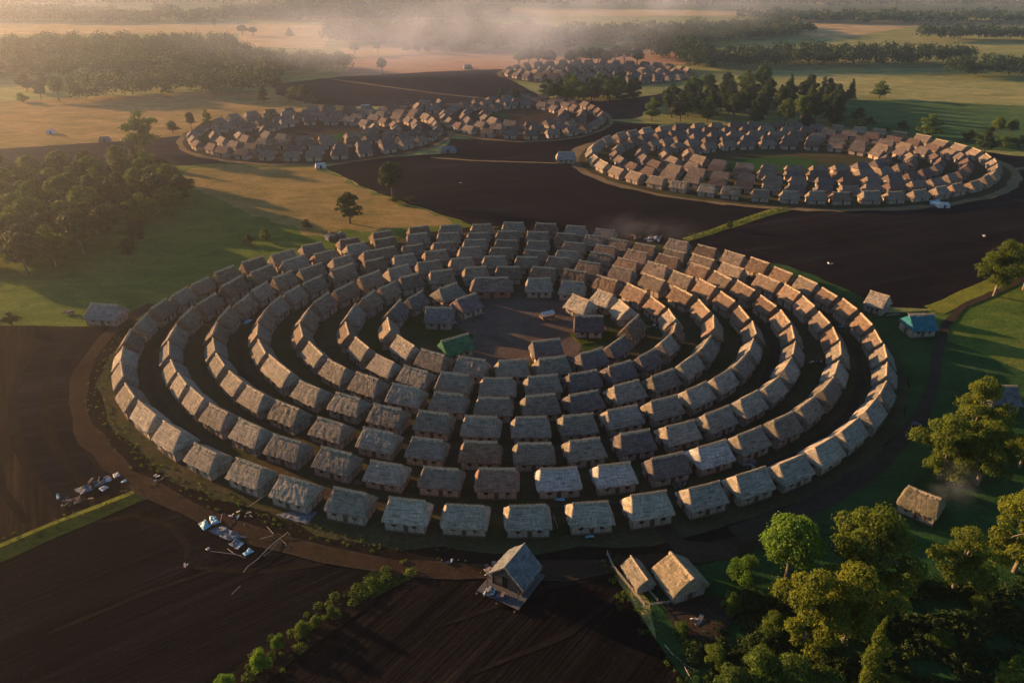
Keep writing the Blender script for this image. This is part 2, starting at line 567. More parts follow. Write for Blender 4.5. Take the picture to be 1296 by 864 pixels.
# ploughed black land
sheet('ploughed_field', [(410, 211), (470, 200), (560, 194), (570, 175), (650, 178), (740, 170), (770, 152), (830, 158), (1000, 164), (1190, 184), (1280, 196), (1500, 215), (1700, 240), (1500, 300), (1296, 338), (1240, 366), (1185, 390), (1120, 386), (1000, 340), (900, 318), (820, 300), (700, 290), (600, 284), (560, 272), (470, 240)], 'soilA', 0.8)
sheet('ploughed_field', [(345, 106), (400, 100), (430, 97), (560, 90), (640, 87), (645, 100), (690, 124), (760, 128), (830, 120), (860, 112), (870, 120), (800, 150), (740, 152), (600, 132), (520, 134), (450, 134), (400, 132), (350, 120)], 'soilC', 1.0)
sheet('ploughed_field', [(-150, 200), (0, 188), (60, 184), (130, 180), (200, 174), (245, 170), (262, 196), (310, 205), (200, 210), (60, 212), (-150, 222)], 'soilC', 0.8)
sheet('ploughed_field', [(-350, 430), (0, 411), (60, 412), (150, 413), (190, 440), (190, 560), (240, 600), (205, 612), (130, 640), (0, 688), (-350, 800)], 'soilD', 0.5)
sheet('ploughed_field', [(55, 417), (150, 415), (170, 440), (170, 560), (218, 602), (150, 612), (100, 622), (70, 640), (30, 590), (14, 540), (14, 500), (30, 450)], 'soilA', 0.5)
sheet('ploughed_field', [(-300, 800), (0, 706), (120, 655), (215, 618), (280, 640), (400, 672), (505, 694), (500, 712), (450, 742), (400, 772), (330, 822), (250, 880), (-100, 1200), (-500, 1200)], 'soilB', 0.5)
sheet('ploughed_field', [(290, 900), (400, 800), (480, 752), (555, 708), (620, 694), (760, 700), (785, 740), (815, 790), (850, 840), (900, 900), (800, 1200), (0, 1200)], 'soilE', 0.5)
# curved plough bands and wheel marks
for px in ([(100, 416), (72, 450), (56, 500), (60, 545), (85, 590), (112, 616)], [(128, 416), (98, 450), (84, 495), (90, 530), (112, 570), (140, 606)], [(60, 416), (32, 450), (15, 500), (15, 540), (36, 592), (72, 640)],
           [(150, 430), (128, 460), (118, 500), (124, 540), (146, 580), (175, 605)], [(20, 414), (-5, 450), (-22, 500), (-18, 560), (5, 620), (30, 660)]):
    strip('wheel_track', px, [1.4, 2.0, 1.6, 2.2, 1.5, 1.2], 'trackdim', 0.7)
for px in ([(110, 662), (170, 650), (215, 664), (238, 690), (234, 716)], [(234, 716), (290, 720), (340, 722), (410, 712)], [(60, 800), (180, 750), (290, 712)], [(300, 845), (390, 790), (480, 738)], [(560, 790), (700, 740), (800, 720)], [(600, 850), (720, 800), (790, 745)]):
    strip('wheel_track', px, [.6] + [1.1] * (len(px) - 2) + [.5], 'trackdim', 0.4)
for px in ([(450, 222), (560, 240), (700, 262), (860, 290)], [(1010, 275), (1130, 320), (1230, 362)], [(600, 215), (690, 235), (800, 262)], [(1060, 270), (1180, 300), (1290, 312)]):
    strip('wheel_track', px, [1.2] + [2.2] * (len(px) - 2) + [1.2], 'trackdim', 1.0)
# verges between the fields
strip('verge', [(-40, 708), (0, 697), (60, 673), (120, 649), (170, 629), (212, 610)], [5, 5, 4.5, 4, 3, 2], 'vergedark', 0.5)  # darkened grass colour puts shade on the lower side of the verge
strip('verge', [(-40, 700), (0, 689), (60, 664), (120, 641), (170, 621), (212, 605)], 1.0, 'verge', 0.2)  # thin yellow strip paints the sunlit upper edge of the verge
strip('verge', [(868, 303), (900, 293), (940, 280), (975, 268), (1000, 262)], [3, 3.5, 4, 4.5, 5], 'verge', 0.5)
strip('verge', [(420, 100), (500, 111), (560, 119), (640, 127), (700, 128)], 3.0, 'track', 0.4)
strip('verge', [(545, 199), (600, 203), (700, 206), (745, 207)], 1.8, 'track', 0.4)
strip('verge', [(700, 152), (780, 156), (880, 158), (1000, 164), (1100, 172), (1200, 182)], 3.0, 'green', 0.6)
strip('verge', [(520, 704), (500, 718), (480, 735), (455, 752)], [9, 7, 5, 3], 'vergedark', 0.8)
strip('verge', [(460, 748), (430, 770), (370, 812), (310, 860), (260, 905)], [5, 5, 5, 5, 5.5], 'trackdim', 0.6)
strip('verge', [(1182, 392), (1240, 366), (1300, 338), (1420, 300)], 5.0, 'verge', 0.6)
strip('verge', [(1200, 222), (1240, 218), (1300, 212), (1420, 205)], 3.0, 'track', 0.6)

# the main village's ground
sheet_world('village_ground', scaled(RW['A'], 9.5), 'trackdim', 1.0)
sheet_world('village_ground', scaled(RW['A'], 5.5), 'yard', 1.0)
for i, (a, b) in enumerate((('A', 'B'), ('C', 'D'))):
    ring = scaled(RW[b], 5.2)
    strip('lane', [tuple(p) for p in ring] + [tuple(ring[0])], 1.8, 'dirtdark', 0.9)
ro = scaled(RW['A'], 9.5)
strip('verge', [tuple(p) for p in ro[31:48]], [2] + [8.5] * 14 + [6, 2], 'green', 1.2)
strip('verge', [tuple(p) for p in ro[12:24]], [1.5, 5] + [8.5] * 9 + [4], 'meadow', 1.2)
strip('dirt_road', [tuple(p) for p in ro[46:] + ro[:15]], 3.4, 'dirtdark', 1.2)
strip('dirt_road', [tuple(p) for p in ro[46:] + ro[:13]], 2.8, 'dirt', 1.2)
sheet('yard', [(500, 400), (520, 385), (560, 385), (600, 378), (600, 440), (570, 446), (515, 425)], 'yard_green', 0.6)
sheet('yard', [(455, 405), (470, 400), (478, 425), (520, 455), (500, 458), (470, 440)], 'yard_green', 0.6)
sheet('yard', [(730, 434), (760, 428), (800, 432), (790, 450), (740, 446)], 'yard_green', 0.6)
sheet('plaza', [(566, 402), (600, 392), (620, 372), (690, 366), (740, 378), (760, 385), (765, 420), (735, 436), (730, 456), (690, 450), (640, 470), (600, 462), (585, 440), (600, 425), (575, 412)], 'plaza', 0.8)
strip('path', [(820, 640), (860, 690), (935, 700)], 3, 'dirtdark', 0.5)
strip('path', [(1300, 350), (1255, 372), (1218, 387), (1198, 410), (1188, 440), (1183, 480), (1165, 530), (1110, 590), (1030, 640), (930, 676)], [2, 2, 2, 2, 2, 2.2, 2.8, 3.2, 3.6, 4], 'dirtdark', 0.5)
sheet('dirt_yard', [(840, 760), (880, 752), (930, 755), (935, 780), (920, 800), (900, 812), (880, 805), (850, 790)], 'dirtdark', 0.5)
for nm, (cx, cy, a, b) in {'r': (118.6, 325, 90, 67), 'l': (-96, 378, 64, 58), 'm': (6, 416, 46, 54), 'j': (-45, 418, 34, 38), 'f': (62, 572, 70, 48)}.items():
    for k, mm in ((1.045, 'track'), (1.0, 'yard' if nm in 'rf' else 'dirtdark')):
        sheet_world('village_ground', [(cx + a * k * math.cos(t), cy + b * k * math.sin(t)) for t in np.linspace(0, 2 * math.pi, 40, endpoint=False)], mm, 1.0)
sheet('yard', [(905, 208), (940, 200), (1000, 198), (1035, 204), (1030, 214), (960, 218), (915, 216)], 'green', 0.8)
sheet('yard', [(400, 172), (440, 168), (480, 170), (470, 176), (420, 178)], 'green', 0.8)
sheet('yard', [(600, 145), (640, 143), (650, 149), (600, 152)], 'green', 0.8)


# ------------------------------------------------------------------ houses
def roof_mesh(seed, LL=7.7, W=6.1, inset=.95, h0=2.15, h1=4.75, m='thatch', rough=1.0, N1=22, N2=14, K=9):
    """closed thatched hip roof, ragged eaves, UV in metres"""
    r = random.Random(seed)
    v, uv, f = [], [], []
    per = []
    for i in range(N1): per.append((-1 + 2 * i / N1, -1, 0))
    for i in range(N2): per.append((1, -1 + 2 * i / N2, 1))
    for i in range(N1): per.append((1 - 2 * i / N1, 1, 2))
    for i in range(N2): per.append((-1, 1 - 2 * i / N2, 3))
    P = len(per)
    rag = [r.uniform(-.09, .12) * rough for _ in per]
    sag = r.uniform(0.02, 0.14)
    for k in range(K):
        t = k / (K - 1)
        a = LL / 2 - inset * (1 - t)
        bb = 0.07 + (W / 2 - 0.07) * (t ** 0.97)
        for i, (x, y, side) in enumerate(per):
            tt = 1.0
            # slightly rounded corners
            ex = math.copysign(1 - 0.05 * abs(y) ** 8, x) if side in (1, 3) else x * (1 - 0.05)
            X, Y = a * ex, bb * y * (1 - 0.03 * abs(x) ** 8)
            Z = h1 + (h0 - h1) * t + 0.10 * math.sin(math.pi * t) - sag * (1 - (x * x if side in (0, 2) else 1)) * (1 - t)
            q = Vector((X * 1.3 + seed * 7.3, Y * 1.3, t * 2))
            dn = mnoise.noise(q) * 0.06 + mnoise.noise(q * 3.1) * 0.03
            Z += dn * rough
            if k == K - 1:
                Z -= rag[i] * 0.6
                X *= 1 + rag[i] * 0.15
                Y *= 1 + rag[i] * 0.2
            v.append((X, Y, Z))
            sl_ = t * math.hypot(W / 2, h1 - h0)
            uv.append((X if side in (0, 2) else Y + 13 * side, sl_))
    for k in range(K - 1):
        for i in range(P):
            j = (i + 1) % P
            f.append((k * P + i, (k + 1) * P + i, (k + 1) * P + j, k * P + j))
    f.append(tuple(range(P)))
    b = len(v)
    for i, (x, y, side) in enumerate(per):          # thickness of the thatch
        q = v[(K - 1) * P + i]
        v.append((q[0] * 0.985, q[1] * 0.98, q[2] - 0.26)); uv.append((uv[(K - 1) * P + i][0], 4.4))
    for i in range(P):
        j = (i + 1) % P
        f.append(((K - 1) * P + i, b + i, b + j, (K - 1) * P + j))
    c = len(v)
    for i, (x, y, side) in enumerate(per):
        q = v[b + i]
        v.append((q[0] * 0.86, q[1] * 0.82, q[2] + 0.12)); uv.append((uv[b + i][0], 4.9))
    for i in range(P):
        j = (i + 1) % P
        f.append((b + i, c + i, c + j, b + j))
    f.append(tuple(c + i for i in range(P))[::-1])
    me = mesh_from('roof', v, f, [M[m]], None, False, uv)
    sm = [True] * len(me.polygons)
    me.polygons.foreach_set('use_smooth', [False] * len(me.polygons))
    return me


def cap_mesh(seed, LL=7.7, inset=.95, h1=4.75):
    """ridge of bundled straw: a row of saddled bundles of uneven length"""
    r = random.Random(seed + 99)
    mb = MB()
    n = 15
    l = LL - 2 * inset + 0.3
    for i in range(n):
        x = -l / 2 + l * (i + .5) / n
        z = h1 + 0.2 - 0.06 * (1 - (2 * x / l) ** 2) + r.uniform(-.03, .05)
        w_ = l / n * 0.52
        for s in (-1, 1):
            d = r.uniform(.16, .4)
            top = [(x - w_, 0, z + .10), (x + w_, 0, z + .10)]
            bot = [(x - w_ * .9, s * d, z - d * .80 + .08), (x + w_ * .9, s * d, z - d * .80 + .08)]
            top2 = [(x - w_, 0, z - .04), (x + w_, 0, z - .04)]
            bot2 = [(x - w_ * .9, s * d, z - d * .80 - .06), (x + w_ * .9, s * d, z - d * .80 - .06)]
            vv = top + bot + top2 + bot2
            ff = [(0, 2, 3, 1), (2, 6, 7, 3), (0, 4, 6, 2), (1, 3, 7, 5), (4, 5, 7, 6)]
            mb.add(vv, ff if s < 0 else [q[::-1] for q in ff])
        mb.tube([(x - w_ * .3, -.16, z + .14), (x - w_ * .3, .16, z + .14)], .035, 4)
    return mb.mesh('ridge_cap', [M['ridge']])


def wall_mesh(seed, LL=6.7, W=4.9, h=2.5, wm='wall'):
    r = random.Random(seed + 5)
    mb = MB()
    # plaster panels between posts, each with its own lean
    for s in (-1, 1):
        n = 4
        for i in range(n):
            x0 = -LL / 2 + LL * i / n
            mb.box((x0 + LL / n / 2, s * (W / 2 - .07 + r.uniform(-.02, .02)), h / 2), (LL / n - .01, .14, h), 0)
        n = 3
        for i in range(n):
            y0 = -W / 2 + .14 + (W - .28) * i / n
            mb.box((s * (LL / 2 - .07 + r.uniform(-.02, .02)), y0 + (W - .28) / n / 2, h / 2), (.14, (W - .28) / n - .01, h), 0)
    for s in (-1, 1):
        for i in range(5):
            x = -LL / 2 + LL * i / 4
            mb.tube([(x, s * (W / 2 + .02), -.05), (x + r.uniform(-.04, .04), s * (W / 2 + .02), h)], .07, 5, 1)
        for i in (1, 2):
            y = -W / 2 + W * i / 3
            mb.tube([(s * (LL / 2 + .02), y, -.05), (s * (LL / 2 + .02), y, h)], .07, 5, 1)
        mb.box((0, s * (W / 2 + .04), .12), (LL + .1, .16, .22), 1)
    mb.box((0, 0, .05), (LL - .3, W - .3, .1), 1)
    return mb.mesh('wall', [M[wm], M['timber']])


def door_mesh():
    mb = MB()
    mb.box((0, 0, 1.0), (.6, .07, 2.0), 0)
    for x in (-.34, .34):
        mb.box((x, -.02, 1.02), (.1, .14, 2.05), 1)
    mb.box((0, -.02, 2.09), (.8, .14, .1), 1)
    return mb.mesh('door', [M['door'], M['timber']])


def window_mesh():
    mb = MB()
    mb.box((0, 0, 0), (.62, .06, .5), 0)
    for x in (-.34, .34):
        mb.box((x, -.02, 0), (.07, .12, .62), 1)
    for z in (-.28, .28):
        mb.box((0, -.021, z), (.62, .118, .07), 1)
    return mb.mesh('window', [M['dark'], M['timber']])


DOOR, WINDOW = door_mesh(), window_mesh()
ROOFS = [roof_mesh(i, inset=ins, rough=rg_, h1=hh) for i, (ins, rg_, hh) in enumerate(((.95, 1, 4.75), (1.05, 1.6, 4.6), (.85, 1, 4.8), (1.0, 2.0, 4.7), (.9, 1.3, 4.55), (.78, 2.3, 4.65)))]
CAPS = [cap_mesh(i, inset=ins) for i, ins in enumerate((.95, 1.05, .85, 1.0, .9, .78))]
GROOFS = [roof_mesh(20 + i, inset=ins, rough=1.5) for i, ins in enumerate((.25, .4, .32))]
GCAPS = [cap_mesh(20 + i, inset=ins) for i, ins in enumerate((.25, .4, .32))]
WALLS = [wall_mesh(i) for i in range(3)]


def make_house(loc, rz, kind=0, tint=(.2, .165, .13), label='', group=None, scale=(1, 1, 1), name='thatched_house', detail=2, roofs=None, seed=0, cat='house'):
    t = thing(name, label, cat, loc, rz, group)
    t.scale = scale
    r = random.Random(seed)
    if kind == 0:
        i = r.randrange(len(ROOFS)); rm, cm = ROOFS[i], CAPS[i]
    else:
        i = r.randrange(len(GROOFS)); rm, cm = GROOFS[i], GCAPS[i]
    ro_ = link('roof', rm, t, color=tint)
    if r.random() < .5:
        ro_.rotation_euler = (0, 0, math.pi)
    cp = link('ridge_cap', cm, ro_, (0, 0, {4: -.18, 1: -.13, 5: -.08}.get(i, 0) if kind == 0 else 0))
    ro_.rotation_euler.x = r.uniform(-.035, .035)
    ro_.rotation_euler.y = r.uniform(-.015, .015)
    link('wall', WALLS[r.randrange(3)], t)
    if detail >= 1:
        # the long side with the door is the one turned outward (local -y)
        link('door', DOOR, t, (r.uniform(-.3, .3), -2.53, .02))
        d2 = link('door', DOOR, t, (-3.42, r.uniform(-.4, .4), .02), -math.pi / 2)
    if detail >= 2:
        for x in (-1.75, 1.75):
            link('window', WINDOW, t, (x + r.uniform(-.12, .12), -2.535, 1.42))
    return t


ORD = ['', 'first', 'second', 'third', 'fourth', 'fifth', 'sixth', 'seventh', 'eighth', 'ninth', 'tenth', 'eleventh', 'twelfth', 'thirteenth', 'fourteenth', 'fifteenth', 'sixteenth', 'seventeenth', 'eighteenth', 'nineteenth', 'twentieth', 'twenty-first', 'twenty-second', 'twenty-third', 'twenty-fourth', 'twenty-fifth', 'twenty-sixth', 'twenty-seventh', 'twenty-eighth', 'twenty-ninth', 'thirtieth']
RN = {'A': 'outermost ring', 'B': 'second ring inward', 'C': 'third ring inward', 'D': 'fourth ring inward', 'E': 'fifth ring inward', 'F': 'sixth ring inward', 'G': 'innermost short row', 'H': 'innermost short row'}
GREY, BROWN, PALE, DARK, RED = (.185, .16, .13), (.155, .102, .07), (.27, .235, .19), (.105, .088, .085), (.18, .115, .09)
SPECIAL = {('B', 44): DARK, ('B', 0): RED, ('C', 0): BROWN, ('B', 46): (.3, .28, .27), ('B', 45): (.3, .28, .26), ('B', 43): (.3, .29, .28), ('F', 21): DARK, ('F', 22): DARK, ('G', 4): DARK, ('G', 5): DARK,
           ('H', 1): DARK, ('H', 2): DARK, ('C', 38): DARK, ('E', 27): DARK, ('F', 23): DARK}
LONG = {('C', 16): 1.5, ('D', 5): 1.4}
hn = 0
for key, pts in RW.items():
    n = len(pts)
    closed = key in 'ABCDEF'
    for i, p in enumerate(pts):
        if closed:
            a, b = pts[i - 1], pts[(i + 1) % n]
            if key == 'A' and i == 28: b = pts[28] + (pts[28] - pts[27])
            if key == 'A' and i == 29: a = pts[29] - (pts[30] - pts[29])
        else:
            a, b = pts[max(i - 1, 0)], pts[min(i + 1, n - 1)]
        d = (b - a)
        # the tangent averaged with that of the ideal ring keeps neighbours in line
        ang = math.atan2(d.y, d.x)
        hn += 1
        r = random.Random(hn * 13 + 1)
        ang += r.uniform(-.03, .03)
        # local -y must point outward
        out = Vector((math.sin(ang), -math.cos(ang), 0))
        if out.dot(p - CEN) < 0:
            ang += math.pi
            out = -out
        # doors of the houses at the back of the village open to the lane on the camera's side
        if out.y > 0.15:
            ang += math.pi
        side = abs(math.cos(ang)) < 0.75
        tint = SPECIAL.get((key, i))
        if tint is None:
            base = GREY if (p.y < 150) else BROWN
            base = Vector(base).lerp(Vector(GREY), r.random() ** 1.6 * .7)
            k = r.uniform(.68, 1.25)
            if key == 'A' and p.y < 125: k *= 1.3
            tint = tuple(x * k for x in base)
        gap = (d.length / 2) if (closed or 0 < i < n - 1) else d.length
        sx = LONG.get((key, i), 1.0) * min(1.0, (.81 if side else .87) * gap / 7.7 if not LONG.get((key, i)) else 1.0) * r.uniform(.97, 1.02)
        sx = max(sx, .68)
        sy = (.82 if side else .9) * r.uniform(.97, 1.03)
        if closed:
            if i < n / 2: lab = f'thatched house in the {RN[key]}, {ORD[i + 1]} clockwise from the line behind the cabin'
            else: lab = f'thatched house in the {RN[key]}, {ORD[n - i]} counterclockwise from the line behind the cabin'
        elif key == 'G':
            lab = f'thatched house in the short row west of the plaza, {ORD[i + 1]} clockwise from its front'
        else:
            lab = f'thatched house in the short row east of the plaza, {ORD[n - i]} counterclockwise from its front'
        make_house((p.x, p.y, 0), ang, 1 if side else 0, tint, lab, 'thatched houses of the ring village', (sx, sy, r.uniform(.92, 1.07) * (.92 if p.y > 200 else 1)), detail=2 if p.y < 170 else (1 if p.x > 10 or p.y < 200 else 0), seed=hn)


def house_at(p1, p2, z, label, width=1.0, zs=1.0, tint=BROWN, kind=1, flip=False, name='thatched_house', group=None, wall=None, roof_m=None, seed=None, cat='house'):
    """house whose ridge runs between two surveyed ridge ends"""
    a, b = G(*p1, z), G(*p2, z)
    d = b - a
    c = (a + b) / 2
    ang = math.atan2(d.y, d.x) + (math.pi if flip else 0)
    t = make_house((c.x, c.y, 0), ang, kind, tint, label, group, ((d.length + 2 * (.3 if kind else .9)) / 7.7, width, zs), name=name, seed=seed if seed is not None else int(p1[0]), cat=cat)
    for ch in t.children:
        if ch.name.startswith('wall') and wall:
            ch.data = ch.data.copy(); ch.data.materials[0] = M[wall]
        if ch.name.startswith('roof') and roof_m:
            ch.data = ch.data.copy(); ch.data.materials[0] = M[roof_m]
    return t


# houses round the plaza
house_at((598, 353), (645, 352), 4.7, 'long reddish house with brown roof at the north edge of the plaza', 1.05, 1.05, (.15, .10, .085), 0, wall='redwall', cat='house', seed=3)
house_at((669, 353), (696, 353), 4.6, 'grey thatched house facing the plaza, just east of the long reddish house', tint=GREY, kind=0)
house_at((712, 356), (738, 358), 4.6, 'grey thatched house facing the plaza, behind the white-topped cart', tint=GREY, kind=0)
house_at((726, 373), (746, 381), 4.6, 'sunlit tan thatched house standing beside the white-topped cart', tint=PALE, kind=0)
house_at((757, 367), (775, 374), 4.6, 'sunlit thatched house between the cart-side house and the sixth ring', tint=PALE, kind=0)
house_at((785, 380), (797, 391), 4.6, 'sunlit thatched house behind the dark barn of the plaza', tint=PALE, kind=1)
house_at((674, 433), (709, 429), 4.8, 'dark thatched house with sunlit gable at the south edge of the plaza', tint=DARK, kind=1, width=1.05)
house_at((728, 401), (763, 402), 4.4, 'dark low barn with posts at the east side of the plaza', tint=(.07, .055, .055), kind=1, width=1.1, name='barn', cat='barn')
house_at((559, 433), (592, 423), 4.6, 'house with a bright green roof at the west side of the plaza', tint=(.03, .11, .055), kind=1, width=.95)
house_at((539, 391), (573, 392), 4.3, 'long brown open-sided barn on the green west of the plaza', tint=(.13, .11, .105), kind=1, width=1.1, name='barn', cat='barn')
house_at((555, 366), (578, 358), 4.6, 'thatched house with sunlit doorway end between long reddish house and barn', tint=(.15, .135, .11), kind=0)
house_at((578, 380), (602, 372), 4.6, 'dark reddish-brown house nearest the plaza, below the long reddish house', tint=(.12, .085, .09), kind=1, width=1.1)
# outlying houses
house_at((115, 386), (149, 388), 4.3, 'lone grey barn on the west meadow beside the outermost ring', tint=(.2, .17, .16), kind=0, width=1.05, name='barn', cat='barn')
house_at((1102, 369), (1125, 376), 4.6, 'lone pale-roofed house by the black field east of the ring', tint=PALE, kind=1)
house_at((848, 699), (877, 733), 3.9, 'pale-thatched hut with wide roof east of the cabin, below the road', tint=(.23, .185, .12), kind=1, width=1.05, zs=.82, flip=True)
house_at((799, 704), (819, 733), 2.4, 'small low shed between the rail fence and the pale-thatched hut', tint=(.19, .165, .125), kind=1, width=.55, zs=.5, name='shed', cat='shed')
house_at((1152, 613), (1190, 628), 4.4, 'thatched hut among the trees with smoke rising behind', tint=(.15, .13, .08), kind=0, zs=.85)
house_at((1255, 491), (1285, 492), 4.2, 'dark-roofed house behind the big tree near the east edge', tint=(.1, .1, .11), kind=0)
house_at((706, 193), (727, 193), 4.4, 'lone barn between the left and right rear villages', tint=(.22, .2, .19), kind=0, name='barn', cat='barn')
t = house_at((1150, 402), (1180, 400), 4.2, 'house with teal sheet roof and timber on its ridge by the ring', tint=(.02, .12, .165), kind=1, width=1.05)

# ------------------------------------------------------------------ rear villages: nearest rows as single houses, the rest as one mass
RV = []       # (x, y, angle, village, ring, index)


def ellipse_spots(cx, cy, a, b, step, skip=None, jit=.3, rs=1):
    r = random.Random(rs)
    n = 400
    ph = r.uniform(0, .6)
    P = [Vector((cx + a * math.cos(t + ph), cy + b * math.sin(t + ph), 0)) for t in np.linspace(0, 2 * math.pi, n, endpoint=False)]
    total = sum((P[i] - P[i - 1]).length for i in range(n))
    m = max(3, int(total / step))
    out, acc, k = [], 0.0, 0
    for i in range(n):
        if acc >= k * total / m and k < m:
            p = P[i]
            t_ = P[(i + 1) % n] - P[i - 1]
            out.append((p.x + r.uniform(-jit, jit), p.y + r.uniform(-jit, jit), math.atan2(t_.y, t_.x) + r.uniform(-.05, .05)))
            k += 1
        acc += (P[(i + 1) % n] - P[i]).length
    return out


for j, (a, b) in enumerate(((84, 61), (73.5, 51), (63, 41), (52.5, 31.5), (42, 22.5))):
    for q in ellipse_spots(118.6, 325, a, b, 9.6, rs=j): RV.append((*q, 'right', j))
for j, (a, b) in enumerate(((59, 52), (49, 42), (38, 32), (27, 22))):
    for q in ellipse_spots(-96, 378, a, b, 10.4, jit=.9, rs=10 + j): RV.append((*q, 'left', j))
for j, (a, b) in enumerate(((42, 49), (32, 39), (22, 29))):
    for q in ellipse_spots(6, 416, a, b, 10.4, jit=.8, rs=20 + j): RV.append((*q, 'mid', j))
rr = random.Random(5)
for i in range(10):
    for j in range(9):
        x, y = -77 + i * 8.6 + rr.uniform(-2, 2), 385 + j * 8.6 + rr.uniform(-2, 2)
        if ((x + 43) / 33) ** 2 + ((y - 419) / 36) ** 2 < 1: RV.append((x, y, rr.uniform(0, 3.1), 'jumble', 0))
for j, (a, b) in enumerate(((66, 44), (56, 34), (46, 24), (35, 14))):
    for q in ellipse_spots(62, 572, a, b, 10.4, jit=.8, rs=30 + j): RV.append((*q, 'far', j))
# remove overlaps between neighbouring clusters
kept = []
for q in RV:
    if all((q[0] - k[0]) ** 2 + (q[1] - k[1]) ** 2 > 52 for k in kept): kept.append(q)
RV = kept
n_single = 300 - hn - 20 - 1
ring0 = sorted([q for q in RV if q[3] == 'right' and q[4] == 0], key=lambda q: q[1])
rest_r = sorted([q for q in RV if q[3] == 'right' and q[4] > 0], key=lambda q: q[1])
single = (ring0 + rest_r)[:n_single]
sset = set(id(q) for q in single)
ring_dir = sorted([q for q in single], key=lambda q: q[0])
RNV = ['outer', 'second', 'third', 'fourth', 'fifth', 'sixth']
cnt = {}
for q in ring_dir:
    j = q[4]
    front = q[1] < 325
    cnt[(j, front)] = cnt.get((j, front), 0) + 1
    k = cnt[(j, front)]
    side = 'near' if front else 'far'
    ang = q[2]
    out = Vector((math.sin(ang), -math.cos(ang)))
    if out.y > 0: ang += math.pi
    r = random.Random(k * 31 + j)
    f = r.uniform(.85, 1.2)
    tint = tuple(c * f for c in Vector(GREY).lerp(Vector(BROWN), r.random()))
    make_house((q[0], q[1], 0), ang, 1 if abs(math.cos(ang)) < .7 else 0, tint,
               f'right rear village house, {ORD[min(k, 30)]} from left along {side} side of {RNV[j]} ring',
               'houses of the right rear village', (r.uniform(.88, .98), r.uniform(.84, .93), r.uniform(.8, .92)), detail=1, seed=k * 7 + j)


def far_houses(spots):
    vs_, fs, mi, uvs = [], [], [], []
    for q in spots:
        r = random.Random(int(q[0] * 10) * 7 + int(q[1]))
        R = Matrix.Rotation(q[2], 3, 'Z')
        l, wd, ins = r.uniform(3.2, 3.9), r.uniform(2.3, 2.75), r.uniform(.3, 1.1)
        h0, h1 = 1.85, r.uniform(3.8, 4.4)
        o = Vector((q[0], q[1], 0))
        b = len(vs_)
        mt = r.randrange(3)
        pts = [(-l, -wd, h0), (l, -wd, h0), (l, wd, h0), (-l, wd, h0), (-l + ins, 0, h1), (l - ins, 0, h1),
               (-l, -wd, h0 - .2), (l, -wd, h0 - .2), (l, wd, h0 - .2), (-l, wd, h0 - .2),
               (-l + .5, -wd + .5, 0), (l - .5, -wd + .5, 0), (l - .5, wd - .5, 0), (-l + .5, wd - .5, 0),
               (-l + .5, -wd + .5, 2.1), (l - .5, -wd + .5, 2.1), (l - .5, wd - .5, 2.1), (-l + .5, wd - .5, 2.1)]
        for i, p in enumerate(pts):
            pp = Vector(p)
            if i < 6: pp += Vector((r.uniform(-.12, .12), r.uniform(-.12, .12), r.uniform(-.1, .1)))
            vs_.append(o + R @ pp)
            uvs.append((p[0] + p[1] + q[0], (h1 - p[2]) * 1.5 + q[1]))
        for ff, mm in (((0, 1, 5, 4), mt), ((2, 3, 4, 5), mt), ((1, 2, 5), mt), ((3, 0, 4), mt), ((0, 6, 7, 1), mt), ((1, 7, 8, 2), mt), ((2, 8, 9, 3), mt), ((3, 9, 6, 0), mt),
                       ((6, 9, 8, 7), mt), ((10, 11, 15, 14), 3), ((11, 12, 16, 15), 3), ((12, 13, 17, 16), 3), ((13, 10, 14, 17), 3)):
            fs.append(tuple(b + i for i in ff)); mi.append(mm)
        # dark doorways
        for sgn in (-1, 1):
            b = len(vs_)
            for p in ((-.45, 0), (.45, 0), (.45, 1.8), (-.45, 1.8)):
                vs_.append(o + R @ Vector((p[0] * sgn, sgn * (wd - .46), p[1]))); uvs.append((0, 0))
            fs.append((b, b + 1, b + 2, b + 3) if sgn < 0 else (b, b + 1, b + 2, b + 3)); mi.append(4)
    tm = [thatch_mat('far_thatch_' + n, c) for n, c in (('grey', (.105, .085, .08)), ('brown', (.10, .07, .058)), ('pale', (.155, .12, .095)))]
    me = mesh_from('distant_houses', vs_, fs, tm + [M['wall'], M['dark']], mi, False, uvs)
    return me


o = link('distant_houses', far_houses([q for q in RV if id(q) not in sset]))
tag(o, 'packed thatched houses filling the distant villages beyond the black fields', 'houses', kind='stuff')

# ------------------------------------------------------------------ trees
RG = np.random.default_rng(11)


